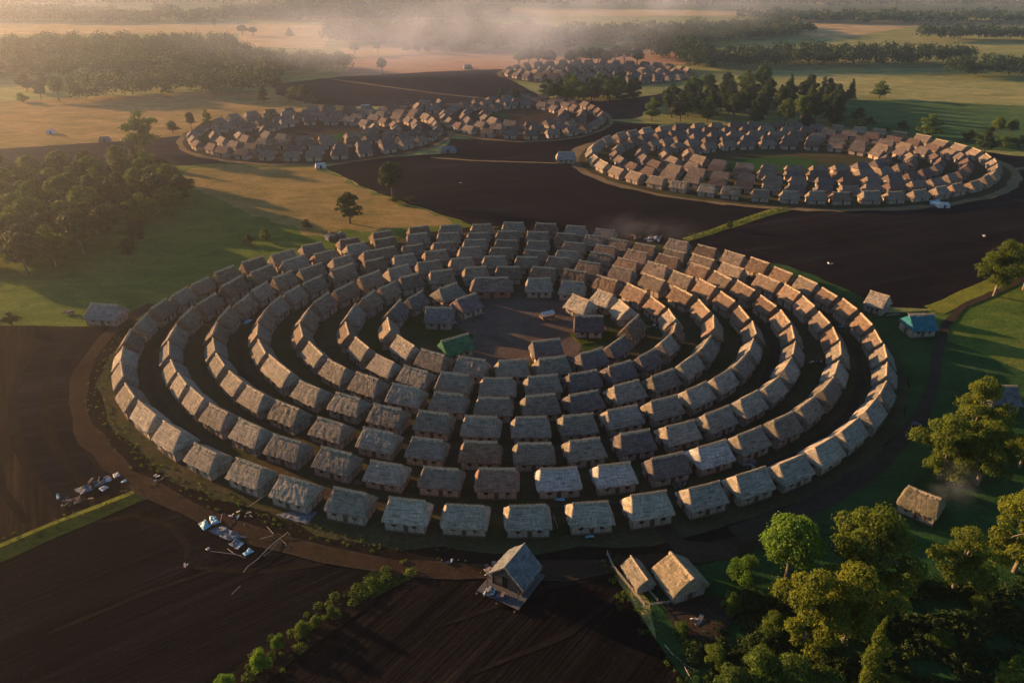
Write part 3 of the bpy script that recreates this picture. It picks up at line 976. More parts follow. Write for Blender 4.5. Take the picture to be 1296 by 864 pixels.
def leaf_cloud(lobes, n, size, rng, flat=0.35):
    """leaf-sized quads over the shells of overlapping lobes; lobes: (x,y,z,rx,ry,rz)"""
    lob = np.array(lobes, float)
    wts = (lob[:, 3] * lob[:, 4] + lob[:, 3] * lob[:, 5])
    idx = rng.choice(len(lob), n, p=wts / wts.sum())
    d = rng.normal(size=(n, 3)); d /= np.linalg.norm(d, axis=1)[:, None]
    low = d[:, 2] < -0.35
    d[low, 2] *= -0.6
    d /= np.linalg.norm(d, axis=1)[:, None]
    # bumpy radius, leaving gaps
    ph = np.sin(d[:, 0] * 5 + idx) * np.cos(d[:, 1] * 6 + idx * 2) * np.sin(d[:, 2] * 5 + idx * 3)
    rad = (0.78 + 0.22 * rng.random(n) ** 0.6) * (1 + 0.16 * ph)
    rad *= np.where(rng.random(n) < 0.35, rng.uniform(.5, 1.3, n), 1)
    c = lob[idx, :3] + d * lob[idx, 3:6] * rad[:, None]
    nrm = d + rng.normal(size=(n, 3)) * 0.55
    nrm /= np.linalg.norm(nrm, axis=1)[:, None]
    a = np.cross(nrm, rng.normal(size=(n, 3))); a /= np.linalg.norm(a, axis=1)[:, None]
    b = np.cross(nrm, a)
    s = size * rng.uniform(.55, 1.25, n)[:, None]
    bend = nrm * s * 0.25
    co = np.stack([c - a * s * .9, c - b * s * .55 + bend, c + a * s, c + b * s * .6 + bend], axis=1)
    return co


def make_tree_meshes(kind, seed, n, leaf):
    """unit tree of height about 10 m, crown radius about 4 m"""
    rng = np.random.default_rng(seed)
    r = random.Random(seed)
    lobes = []
    if kind == 'round':
        lobes = [(0, 0, 5.9, 3.0, 3.0, 3.4)]
        for i in range(26):
            t = r.uniform(0, 6.28); ph = r.uniform(-.6, 1.4)
            rr_ = 2.7 * math.cos(ph)
            s = r.uniform(.9, 1.4)
            lobes.append((rr_ * math.cos(t), rr_ * math.sin(t), 5.8 + 3.0 * math.sin(ph), s, s, s * .85))
    elif kind == 'broad':
        for i in range(34):
            t = i * 2.4 + r.uniform(-.5, .5); rr_ = r.uniform(.4, 3.9); z = r.uniform(2.0, 9.0 - rr_ * .7)
            s = r.uniform(.55, 1.45)
            lobes.append((rr_ * math.cos(t), rr_ * math.sin(t), z, s * 1.15, s * 1.15, s * .72))
        lobes.append((0, 0, 8.4, 1.4, 1.4, 1.2))
    elif kind == 'conical':
        for i in range(14):
            h = i / 13
            k = 3 if h < .8 else 1
            for j in range(k):
                t = r.uniform(0, 6.28); rr_ = (1 - h) * 2.2 + .15
                lobes.append((rr_ * math.cos(t) * .8, rr_ * math.sin(t) * .8, 1.4 + h * 8.0, .6 + (1 - h) * 1.3, .6 + (1 - h) * 1.3, .75))
    elif kind == 'poplar':
        for i in range(16):
            h = i / 15
            rr_ = .5 * math.sin(math.pi * min(1, h * .9 + .12))
            t = r.uniform(0, 6.28)
            s = .45 + 1.05 * math.sin(math.pi * (h * .85 + .12))
            lobes.append((rr_ * math.cos(t), rr_ * math.sin(t), 1.2 + h * 8.2, s, s, .95))
    elif kind == 'bush':
        for i in range(18):
            t = r.uniform(0, 6.28); rr_ = r.uniform(0, 3.2)
            s = r.uniform(.7, 1.7)
            lobes.append((rr_ * math.cos(t), rr_ * math.sin(t), r.uniform(1.2, 7.6 - rr_ * 1.4), s * 1.1, s * 1.1, s * 1.3))
    crown = leaf_cloud(lobes, n, leaf, rng)
    # a few inner leaves so the crown does not read hollow
    inner = leaf_cloud([(l[0] * .7, l[1] * .7, l[2] * .97, l[3] * .6, l[4] * .6, l[5] * .6) for l in lobes], n // 5, leaf * 1.5, rng)
    co = np.concatenate([crown, inner])
    mb = MB()
    top = {'poplar': 9, 'conical': 9, 'bush': 3}.get(kind, 7.5)
    pts = [(0, 0, -.3), (r.uniform(-.1, .1), r.uniform(-.1, .1), top * .3), (r.uniform(-.3, .3), r.uniform(-.3, .3), top * .65), (r.uniform(-.4, .4), r.uniform(-.4, .4), top)]
    mb.tube(pts, [.34, .26, .17, .05], 7)
    for i in range(9 if kind in ('round', 'broad', 'bush') else 4):
        z0 = r.uniform(.25, .75) * top
        l_ = r.choice(lobes)
        e = Vector(l_[:3])
        s0 = Vector(pts[1]).lerp(Vector(pts[2]), min(1, max(0, (z0 / top - .3) / .35)))
        s0.z = z0
        m_ = s0.lerp(e, .5) + Vector((0, 0, .3))
        mb.tube([s0, m_, e], [.13, .08, .02], 5)
    return co, mb


def crown_mesh(name, co, mk):
    return quads_mesh(name, co, [M[mk]])


TM = {}


def tree_proto(kind, seed, n, leaf, mk, bark='bark'):
    co, mb = make_tree_meshes(kind, seed, n, leaf)
    return crown_mesh('crown', co, mk), mb.mesh('trunk', [M[bark]], True)


TM['near_round'] = [tree_proto('round', 1, 14000, .17, 'leaf_bright')]
TM['near_broad'] = [tree_proto('broad', s, 11000, .17, 'leaf_olive', 'birch') for s in (2, 3, 4)]
TM['near_poplar'] = [tree_proto('poplar', 5, 7000, .16, 'leaf_olive')]
TM['near_bush'] = [tree_proto('bush', s, 6000, .2, mk) for s, mk in ((6, 'leaf_bright'), (7, 'leaf'))]
TM['mid_round'] = [tree_proto('round', s, 3600, .32, mk) for s, mk in ((11, 'leaf'), (12, 'leaf_dark'))]
TM['mid_broad'] = [tree_proto('broad', s, 3200, .32, mk) for s, mk in ((13, 'leaf'), (14, 'leaf_dark'), (15, 'leaf_dark'), (16, 'leaf_dark'))]
TM['mid_conical'] = [tree_proto('conical', s, 2600, .3, 'leaf_dark') for s in (17, 18)]
TM['mid_bush'] = [tree_proto('bush', s, 1800, .36, mk) for s, mk in ((19, 'leaf'), (20, 'leaf_dark'))]

NT = [0]


def tree(px, py, h, rad, kind, label, group=None, name='tree', world=None, cat='tree', variant=None):
    p = G(px, py) if world is None else Vector(world)
    t = thing(name, label, cat, (p.x, p.y, 0), rnd.uniform(0, 6.28), group)
    cr, tr = TM[kind][variant if variant is not None else rnd.randrange(len(TM[kind]))]
    t.scale = (rad / 4.0, rad / 4.0, h / 10.0)
    link('crown', cr, t)
    link('trunk', tr, t)
    NT[0] += 1
    return t


# bottom right
tree(993, 742, 13, 4.6, 'near_round', 'bright green round tree standing right of the pale-thatched hut')
tree(938, 735, 7, 2.3, 'near_bush', 'small bright green tree left of the big round tree', variant=0)
tree(925, 772, 4.5, 1.8, 'near_bush', 'dim low bush right of the bare dirt yard', name='bush', cat='bush', variant=1)
tree(1092, 748, 16, 5.8, 'near_broad', 'wide olive tree with pale trunk right of the bright round tree', variant=0)
tree(1206, 745, 12, 4.0, 'near_broad', 'olive tree with trailing crown below the hut among trees', variant=1)
tree(1152, 738, 3.6, 2.0, 'near_bush', 'small bush between the wide olive tree and trailing olive tree', name='bush', cat='bush', variant=1)
tree(1284, 722, 16, 5.0, 'near_broad', 'leafy tree cut by the right edge of the photo, above the corner bush', variant=2)
tree(1226, 560, 15, 4.6, 'near_broad', 'topmost of the three olive trees hiding the dark-roofed house', variant=1)
tree(1188, 604, 13.5, 4.8, 'near_broad', 'lowest left of the three olive trees below the dark-roofed house', variant=2)
tree(1236, 612, 13.5, 4.6, 'near_broad', 'lowest right of the three olive trees below the dark-roofed house', variant=0)
tree(1258, 374, 16.5, 5.4, 'near_broad', 'tree with bare leaning trunk at the end of the footpath', variant=0)
tree(1296, 366, 18, 6.2, 'near_broad', 'tree at the right edge just behind the bare-trunked tree', variant=2)
tree(1018, 815, 13.5, 4.2, 'near_broad', 'tall olive tree below the bright round tree', variant=2)
tree(1068, 812, 14, 5.2, 'near_broad', 'dark-crowned tree directly below the wide olive tree', variant=1)
tree(1086, 890, 14.5, 2.3, 'near_poplar', 'narrow upright poplar at the bottom edge of the picture', cat='poplar', name='poplar_tree')
tree(1282, 885, 8, 3.8, 'near_bush', 'large leafy bush in the bottom right corner', name='bush', cat='bush', variant=1)
tree(1290, 590, 9, 3.0, 'near_broad', 'half-hidden tree at the right edge level with the three olive trees', variant=0)
for px, py, h, r_, la in ((962, 856, 6.5, 3.0, 'olive bush at the bottom edge, left of the tall olive tree'), (925, 872, 5, 2.6, 'bush at the bottom edge, nearest the forked wire'),
                          (1003, 868, 7, 3.0, 'bush directly below the tall olive tree'), (1045, 872, 5, 2.6, 'bush just left of the narrow poplar'), (905, 835, 3.2, 2.0, 'low bush below the bare dirt yard'),
                          (862, 800, 2.2, 1.5, 'low shrub left of the bare dirt yard'), (1130, 880, 4.0, 2.6, 'dark bush just right of the narrow poplar'), (1190, 815, 3.0, 1.9, 'shrub lit yellow in the dark thicket'),
                          (1240, 770, 3.0, 1.8, 'small shrub below the tree cut by the right edge'), (975, 800, 4.2, 2.2, 'bush between the dirt yard and the tall olive tree')):
    tree(px, py, h, r_, 'near_bush', la, name='bush', cat='bush', variant=1, group='bushes of the front thicket')
# bushes on the strip between the front black fields
for px, py, h, r_, la in ((330, 845, 5.0, 2.0, 'round yellow-green bush on the strip, second from the bottom edge'), (286, 872, 4.5, 2.0, 'yellow-green bush on the field strip at the bottom edge'), (352, 818, 3.4, 1.4, 'small lit bush just above the round strip bush'),
                          (384, 802, 3.6, 1.9, 'dull spreading bush midway along the field strip'), (400, 790, 2.4, 1.4, 'low shrub next above the dull spreading bush'), (420, 780, 3.6, 1.2, 'slim shrub, topmost on the field strip')):
    tree(px, py, h * .85, r_ * .72, 'near_bush', la, name='bush', cat='bush', variant=0 if 'yellow' in la or 'lit' in la else 1, group='bushes along the field strip')
# meadow trees, left
LT = [(167, 333, 7.8, 2.6, 'mid_round', 'small dense egg-shaped tree standing out in front of the wood'), (177, 316, 10, 3.3, 'mid_round', 'dense egg-shaped tree just behind the smallest one'),
      (497, 252, 14, 5.4, 'mid_round', 'lone round tree at the corner of the black field'), (443, 282, 11, 4.6, 'mid_broad', 'lone dark tree on the golden slope above the ring'),
      (337, 304, 5.2, 2.0, 'mid_bush', 'bush with lit top on the meadow above the ring'), (316, 308, 3.6, 2.2, 'mid_bush', 'low dark bush left of the lit-topped bush'),
      (388, 289, 3.8, 2.0, 'mid_bush', 'small bush below the lone dark tree'), (15, 411, 4.2, 2.3, 'mid_bush', 'dark bush at the edge of the left black field'),
      (183, 192, 19, 7.0, 'mid_broad', 'tall flat-crowned tree rising behind the left wood'), (172, 208, 10, 4.0, 'mid_conical', 'dark tree at the foot of the tall flat-crowned tree'),
      (219, 168, 6, 3.6, 'mid_broad', 'low round tree right of the tall flat-crowned tree'), (243, 165, 9, 2.6, 'mid_round', 'upright tree between the low round tree and village'),
      (264, 163, 10.5, 2.8, 'mid_broad', 'tree with bare stem nearest the left rear village'), (500, 240 + 16, 3, 2.4, 'mid_bush', 'low bush at the foot of the lone round tree'),
      (521, 256, 3.0, 3.0, 'mid_bush', 'low spreading bush on the black field edge'), (344, 156, 6.5, 3.4, 'mid_broad', 'small tree on the back edge of the left rear village'),
      (30, 129, 7, 4, 'mid_bush', 'first bush on the left along the golden field edge'), (53, 127, 10, 3.6, 'mid_round', 'upright tree second along the golden field edge'), (75, 127, 14, 5.2, 'mid_round', 'large round tree along the golden field edge'),
      (35, 115, 10, 5.5, 'mid_broad', 'broad pale tree behind the golden field hedge, left of its twin'), (56, 112, 10, 5.5, 'mid_broad', 'broad pale tree behind the golden field hedge, right of its twin'),
      (334, 129, 11, 4, 'mid_conical', 'dark upright tree at the right end of the hedge'), (386, 131, 11, 4.5, 'mid_round', 'pointed tree at the edge of the hazy dark field'), (401, 131, 8, 4, 'mid_bush', 'low tree right of the pointed tree on the dark field'),
      (372, 126, 8, 5, 'mid_broad', 'broad low tree left of the pointed tree'), (484, 93, 11, 4.2, 'mid_round', 'single round tree alone on the pink stubble field'),
      (449, 69, 9, 5, 'mid_round', 'small round tree on the straw field nearest the dark wood'), (478, 67, 9, 4.5, 'mid_round', 'second small round tree on the straw field'), (515, 65, 11, 5, 'mid_conical', 'pale tree left of the tall hazy pair'),
      (529, 66, 16, 6, 'mid_conical', 'tallest hazy tree in the middle of the straw field'), (541, 66, 8, 4, 'mid_bush', 'low bush right of the tallest hazy tree'), (558, 64, 8, 5, 'mid_round', 'hazy tree, first of three before the smoke'), (572, 64, 7, 4, 'mid_round', 'hazy tree, middle of three before the smoke'), (588, 64, 12, 7, 'mid_broad', 'hazy tree, last of three before the smoke'),
      (272, 34, 9, 4, 'mid_round', 'lone tree far off on the pale top-left field'), (307, 45, 10, 6, 'mid_round', 'far pale-field tree, left of a pair'), (320, 45, 8, 6, 'mid_round', 'far pale-field tree, right of a pair'), (367, 47, 9, 6, 'mid_conical', 'far tree between the pale pair and the hazy wood')]
for a in LT:
    tree(a[0], a[1], a[2], a[3], a[4], a[5], name='bush' if 'bush' in a[4] else 'tree', cat='bush' if 'bush' in a[4] else 'tree')
# right meadow
RT = [(1075, 128, 13, 4.2, 'mid_conical', 'tall narrow dark tree right of the rear wood'), (1113, 124, 10.5, 5.6, 'mid_broad', 'lone spreading tree on the straw meadow'), (1052, 160, 10, 5.5, 'mid_broad', 'broad low tree at the right foot of the rear wood'),
      (1086, 154, 7.5, 4.2, 'mid_broad', 'upper one of two bushy trees beyond the right village'), (1084, 169, 7.5, 4.2, 'mid_broad', 'lower one of two bushy trees beyond the right village'), (1100, 157, 4.5, 3.2, 'mid_bush', 'small bush right of the two bushy trees'),
      (1141, 163, 5, 3.4, 'mid_bush', 'round bush in the middle of the green meadow'), (1121, 167, 3, 2, 'mid_bush', 'tiniest bush on the green meadow'), (1174, 175, 12, 5.2, 'mid_broad', 'full leafy tree on the far edge of the black field'),
      (1244, 195, 12.5, 4.2, 'mid_broad', 'pale green tree with visible trunks by the cart track'), (1226, 178, 6, 4.2, 'mid_bush', 'dark bush left of the pale green tree'), (1260, 172, 9, 3.6, 'mid_round', 'tree behind the pale green tree'),
      (1270, 186, 7, 4, 'mid_bush', 'bush right of the pale green tree'), (1289, 187, 7, 4.5, 'mid_bush', 'bush at the right edge beside the cart track'), (1278, 172, 8, 3.4, 'mid_round', 'thin tree near the right edge behind the track bushes'),
      (923, 302 - 13, 3.2, 1.5, 'mid_bush', 'tiny bush beside the yellow field verge'),
      (718, 62, 9, 7, 'mid_broad', 'hazy tree left of the smoky wood'), (869, 82, 12, 6, 'mid_broad', 'first dark tree right of the farthest village'), (884, 82, 8, 5, 'mid_broad', 'second dark tree right of the farthest village'), (900, 84, 8, 6, 'mid_broad', 'third dark tree right of the farthest village')]
for a in RT:
    tree(a[0], a[1], a[2], a[3], a[4], a[5], name='bush' if 'bush' in a[4] else 'tree', cat='bush' if 'bush' in a[4] else 'tree')


def in_poly(x, y, P):
    c = False
    n = len(P)
    for i in range(n):
        a, b = P[i], P[i - 1]
        if (a[1] > y) != (b[1] > y) and x < (b[0] - a[0]) * (y - a[1]) / (b[1] - a[1]) + a[0]: c = not c
    return c


def poisson(px, d, seed, maxn=4000):
    P = [G(*q) for q in px]
    P = [(p.x, p.y) for p in P]
    r = random.Random(seed)
    x0, x1 = min(p[0] for p in P), max(p[0] for p in P)
    y0, y1 = min(p[1] for p in P), max(p[1] for p in P)
    cell = d / 1.41
    grid = {}
    out = []
    tries = int((x1 - x0) * (y1 - y0) / (d * d) * 14)
    for _ in range(min(tries, 90000)):
        x, y = r.uniform(x0, x1), r.uniform(y0, y1)
        if not in_poly(x, y, P): continue
        gx, gy = int(x // cell), int(y // cell)
        ok = True
        for i in range(-2, 3):
            for j in range(-2, 3):
                q = grid.get((gx + i, gy + j))
                if q and (q[0] - x) ** 2 + (q[1] - y) ** 2 < d * d: ok = False
        if ok:
            grid[(gx, gy)] = (x, y); out.append((x, y))
            if len(out) >= maxn: break
    return out


def rows(P, k):
    P = sorted(P, key=lambda q: q[1])
    n = max(1, round(len(P) / k))
    out = []
    for r_ in range(n):
        row = sorted(P[r_ * len(P) // n:(r_ + 1) * len(P) // n])
        out += [(q[0], q[1], r_ + 1, i + 1) for i, q in enumerate(row)]
    return out


# the left wood: individual trees
WL = poisson([(-40, 340), (-40, 235), (30, 225), (130, 220), (170, 222), (205, 230), (238, 250), (232, 266), (190, 282), (150, 290), (140, 312), (85, 330), (70, 350), (0, 352)], 8.0, 3)
for (x, y, rw, ix) in rows(WL, 9):
    h = rnd.uniform(9.5, 14)
    tree(0, 0, h, rnd.uniform(4.3, 6.0), rnd.choice(['mid_round', 'mid_round', 'mid_broad']), f'leafy tree of the left wood, {ORD[ix]} from the left in its {ORD[rw]} row from front', 'trees of the left wood', world=(x, y, 0))
# the rear right wood
WR = poisson([(806, 152), (850, 142), (875, 122), (960, 116), (1050, 128), (1062, 160), (1000, 166), (900, 158)], 9.5, 4)
for (x, y, rw, ix) in rows(WR, 12):
    k = rnd.choice(['mid_round', 'mid_broad', 'mid_conical', 'mid_broad'])
    tree(0, 0, rnd.uniform(12, 17) if x > 60 else rnd.uniform(8, 12), rnd.uniform(4.2, 5.8), k, f'tree of the rear right wood, {ORD[ix]} from the left in its {ORD[rw]} row from front', 'trees of the rear right wood', world=(x, y, 0))
WM = poisson([(690, 126), (720, 120), (790, 119), (808, 122), (800, 130), (740, 133), (695, 132)], 8.0, 5)
for i, (x, y) in enumerate(sorted(WM)):
    tree(0, 0, rnd.uniform(11, 15), rnd.uniform(4.5, 6), rnd.choice(['mid_round', 'mid_broad']), f'leafy tree, {ORD[i + 1]} from the left in the copse before the farthest village', 'trees of the middle copse', world=(x, y, 0))
for i, px in enumerate((634, 648, 655)):
    tree(px, 128, 8, 3.6, 'mid_conical', f'small pointed tree, {ORD[i + 1]} from the left beside the middle copse', 'pointed trees beside the middle copse')
for i, (px, py, h) in enumerate(((657, 84, 12), (669, 83, 13), (681, 83, 13), (695, 84, 12), (722, 84, 12), (733, 84, 15), (748, 84, 14), (757, 83, 13), (768, 84, 12), (778, 83, 15), (790, 83, 17), (806, 84, 13))):
    tree(px, py, h, 6.0, 'mid_round', f'hazy tree, {ORD[i + 1]} from the left in the row behind the farthest village', 'trees behind the farthest village')


def wood(name, polys, d, h, nl, leaf, seed, label):
    rng = np.random.default_rng(seed)
    allq = []
    for k, px in enumerate(polys):
        pts = poisson(px, d, seed + k)
        for (x, y) in pts:
            hh = rng.uniform(h * .65, h * 1.2)
            rr_ = d * rng.uniform(.5, .8)
            n = nl
            m = 5
            cx = rng.normal(0, rr_ * .4, m); cy = rng.normal(0, rr_ * .4, m); cz = rng.uniform(hh * .45, hh * .85, m)
            s = rr_ * rng.uniform(.55, .8, m)
            lob = [(x + cx[i], y + cy[i], cz[i], s[i], s[i], min(s[i], hh * .32)) for i in range(m)]
            lob += [(x, y, hh * .45, rr_ * .85, rr_ * .85, hh * .42)] * 3
            allq.append(leaf_cloud(lob, n, leaf, rng))
    co = np.concatenate(allq)
    # hug the ground: crowns reach down at the wood's edge
    o = link(name, quads_mesh(name, co, [M['leaf_far']]))
    tag(o, label, 'woodland', kind='stuff')
    return o


wood('forest', [[(-80, 100), (-80, 60), (180, 58), (290, 60), (312, 70), (345, 80), (430, 84), (446, 94), (400, 96), (350, 96), (300, 98), (230, 98), (130, 102)],
                [(88, 131), (92, 118), (200, 110), (230, 98), (340, 92), (352, 100), (352, 119), (200, 126)]], 8.0, 12, 200, .9, 40, 'hazy mass of woodland beyond the golden field on the left')
wood('forest', [[(876, 91), (870, 86), (880, 80), (940, 76), (1100, 74), (1232, 78), (1228, 85), (1080, 87), (950, 89)], [(805, 70), (870, 64), (905, 72), (870, 82), (810, 74)],
                [(1196, 98), (1200, 92), (1260, 90), (1400, 92), (1400, 102)], [(1160, 52), (1165, 47), (1400, 49), (1400, 56)]], 8.5, 13, 190, 1.0, 60, 'dark blue-green woods across the right meadows')
wood('forest', [[(415, 54), (412, 42), (520, 38), (640, 40), (690, 44), (690, 66), (640, 66), (560, 64), (450, 56)], [(690, 58), (700, 44), (860, 40), (1000, 34), (1030, 44), (1015, 47), (900, 56), (800, 58)]], 10, 11, 130, 1.35, 80, 'smoky woodland in the middle distance')
wood('forest', [[(-100, 28), (100, 29), (180, 30), (190, 24), (80, 15), (-100, 12)], [(185, 28), (280, 29), (290, 22), (200, 18)], [(280, 24), (420, 28), (640, 24), (640, 14), (400, 10), (300, 14)],
                [(930, 26), (1080, 30), (1180, 31), (1450, 31), (1450, 26), (940, 22)]], 13, 11, 80, 2.1, 90, 'faint band of far woods under the haze')
wood('forest', [[(-300, 8), (300, 9), (700, 10), (1000, 12), (1600, 14), (1700, -16), (-400, -16)]], 30, 20, 90, 3.2, 120, 'farthest woods fading out along the top')

# undergrowth in the wooded corner
ug = poisson([(885, 864), (880, 830), (905, 815), (940, 790), (950, 760), (1010, 745), (1100, 740), (1240, 745), (1420, 740), (1500, 1000), (860, 1000)], 2.3, 200)
rng = np.random.default_rng(8)
uq = []
ua = np.array(ug)
sel = ua[rng.integers(0, len(ua), 170000)] + rng.normal(size=(170000, 2)) * 1.3
hh_ = np.array([max(0.0, mnoise.noise(Vector((x * .28, y * .28, 1))) * 1.5 + mnoise.noise(Vector((x * .9, y * .9, 4))) * .8 + .25) for x, y in sel])
kk = hh_ > 0.02
sel, hh_ = sel[kk], hh_[kk]
lobs_ = np.concatenate([sel, (hh_ * rng.random(len(sel)) ** .4)[:, None], np.full((len(sel), 3), .12)], axis=1)
o = link('undergrowth', quads_mesh('undergrowth', leaf_cloud(lobs_, 150000, .2, rng), [M['leaf_dark']]))
tag(o, 'tangled dark undergrowth covering the wooded corner', 'undergrowth', kind='stuff')
# rough grass: tufts along verges and the village edge
lob = []
def along(px, wid, step, smin, smax):
    pts = [G(*q) if len(q) == 2 else Vector(q) for q in px]
    for i in range(len(pts) - 1):
        d = pts[i + 1] - pts[i]
        for j in range(int(d.length / step)):
            p = pts[i] + d * ((j + rng.random()) * step / d.length)
            nr = Vector((-d.y, d.x, 0)).normalized()
            p = p + nr * rng.normal(0, wid)
            s = rng.uniform(smin, smax)
            lob.append((p.x, p.y, 0.02, s, s, s * .8))
along([(-40, 700), (0, 689), (60, 664), (120, 641), (170, 621), (212, 605)], .9, 1.2, .12, .3)
along([(515, 708), (480, 735), (430, 770), (370, 812), (310, 860)], 1.0, 1.4, .12, .45)
along([(505, 715), (480, 735), (430, 770), (370, 812), (310, 860), (285, 880)], 1.5, .8, .3, .95)
along([(868, 303), (940, 280), (1000, 262)], .8, .5, .2, .5)
along([(770, 700), (815, 780), (850, 815), (870, 864)], 1.2, .3, .15, .5)
along([tuple(p) for p in scaled(RW['A'], 5.5)[:16]], 1.2, .5, .12, .35)
o = link('grass_tufts', quads_mesh('grass_tufts', leaf_cloud(lob, len(lob) * 26, .13, rng), [M['leaf']]))
tag(o, 'rough grass tufts along the field verges and ring road', 'grass', kind='stuff')

# ------------------------------------------------------------------ the front cabin on its platform
def cabin():
    zr = 5.1
    a, b = G(663, 689, zr), G(640, 716, zr)
    d = b - a
    c = (a + b) / 2
    ang = math.atan2(d.y, d.x)                     # +x local = the open gable turned to the front left
    LL = d.length
    t = thing('log_cabin', 'log cabin with steep grey roof on a plank platform in front of the ring', 'cabin', (c.x, c.y, 0), ang)
    hw, ze = 3.1, 2.2
    mb = MB()
    mb.box((.8, -.1, .28), (LL + 2.6, 7.0, .14), 0)
    for x in np.linspace(-LL / 2 - .6, LL / 2 + 2.5, 5):
        for y in (-3.4, 0, 3.0):
            mb.box((x, y, .1), (.25, .25, .22), 1)
    mb.build('platform', [M['plank'], M['timber']], t)
    mb = MB()
    r = random.Random(3)
    for k in range(11):                              # stacked logs
        z = .45 + k * .2
        for s in (-1, 1):
            mb.tube([(-LL / 2 + .3, s * 2.5, z), (LL / 2 - .2, s * 2.5, z)], .105, 7, 0)
        for x in (-LL / 2 + .5, LL / 2 - .5):
            mb.tube([(x, -2.7, z + .1), (x, 2.7, z + .1)], .1, 7, 0)
    for k in range(14):
        z = 2.7 + k * .2
        w_ = 2.5 * (zr - .25 - z) / (zr - 2.6)
        if w_ > .15:
            for x in (-LL / 2 + .5, LL / 2 - .5):
                mb.tube([(x, -w_, z), (x, w_, z)], .1, 7, 0)
    mb.build('wall', [M['timber']], t, smooth=True)
    # two roof slopes with overhang, thatched
    v, f, uv = [], [], []
    nx, ny = 22, 10
    def slope(s):
        b0 = len(v)
        for i in range(nx + 1):
            for j in range(ny + 1):
                x = -LL / 2 - .3 + (LL + .6) * i / nx
                tt = j / ny
                y = s * hw * tt
                z = zr - (zr - ze) * tt + .1 * math.sin(math.pi * tt) + mnoise.noise(Vector((x * 1.5, y * 1.5, 3))) * .12
                if j == ny: z -= r.uniform(0, .2)
                if i in (0, nx): x += r.uniform(-.12, .12)
                v.append((x, y, z)); uv.append((x, tt * 4.6))
        for i in range(nx):
            for j in range(ny):
                q = (b0 + i * (ny + 1) + j, b0 + (i + 1) * (ny + 1) + j, b0 + (i + 1) * (ny + 1) + j + 1, b0 + i * (ny + 1) + j + 1)
                f.append(q if s < 0 else q[::-1])
    slope(-1); slope(1)
    top = len(v)
    for q, u_ in zip(list(v), list(uv)):
        v.append((q[0], q[1] * .97, q[2] - .28)); uv.append(u_)
    f += [tuple(i + top for i in q[::-1]) for q in list(f)]
    per = []
    for b0 in (0, (nx + 1) * (ny + 1)):
        edge = [b0 + i * (ny + 1) + ny for i in range(nx + 1)]
        for i in range(nx): f.append((edge[i], edge[i + 1], edge[i + 1] + top, edge[i] + top))
        for ii in (0, nx):
            for j in range(ny):
                p0, p1 = b0 + ii * (ny + 1) + j, b0 + ii * (ny + 1) + j + 1
                f.append((p0, p1, p1 + top, p0 + top))
    ro_ = link('roof', mesh_from('roof', v, f, [M['thatch']], None, False, uv), t, color=(.12, .13, .14))
    mb = MB()
    mb.tube([(-LL / 2 - .35, 0, zr + .08), (0, .03, zr + .1), (LL / 2 + .35, 0, zr + .06)], .11, 6)
    for s in (-1, 1):                                # barge boards on the front gable
        mb.box((LL / 2 + .33, s * hw / 2, (zr + ze) / 2), (.08, math.hypot(hw, zr - ze), .22), 0, mtx=Matrix.Rotation(-s * math.atan2(zr - ze, hw), 3, 'X'))
    mb.build('ridge_pole', [M['pole']], ro_)
    mb = MB()
    mb.box((0, 0, 1.0), (.07, 1.0, 2.0), 0)
    mb.box((.02, -.56, 1.0), (.12, .12, 2.1), 1)
    mb.box((.02, .56, 1.0), (.12, .12, 2.1), 1)
    mb.build('door', [M['dark'], M['timber']], t, (LL / 2 - .38, -.3, .36))
    for s in (-1, 1):
        mb = MB()
        mb.tube([(LL / 2 + .9, s * 2.6, .3), (LL / 2 + .85, s * 2.6, 2.4)], .09, 6)
        mb.build('post', [M['timber']], t)
    return t, c, ang, LL


cab, cc, cang, cL = cabin()


def heap(name, label, cat, px, py, n, spread, size, mats, seed, group=None, h=.4, boxy=True, z=0.0, w=None):
    """a heap of odd boards, cloth and gear"""
    p = G(px, py) if w is None else Vector(w)
    r = random.Random(seed)
    mb = MB()
    for i in range(n):
        x, y = r.gauss(0, spread * .7), r.gauss(0, spread * .5)
        d = (size * r.uniform(.5, 1.8), size * r.uniform(.15, .8), size * r.uniform(.1, h * 2))
        R = Matrix.Rotation(r.uniform(0, 3.14), 3, 'Z') @ Matrix.Rotation(r.uniform(-.5, .5), 3, 'X')
        mb.box((x, y, d[2] / 2 + r.uniform(0, .2)), d, r.randrange(len(mats)), mtx=R)
    return tag(mb.build(name, [M[m] for m in mats], None, (p.x, p.y, z), 0), label, cat, group)


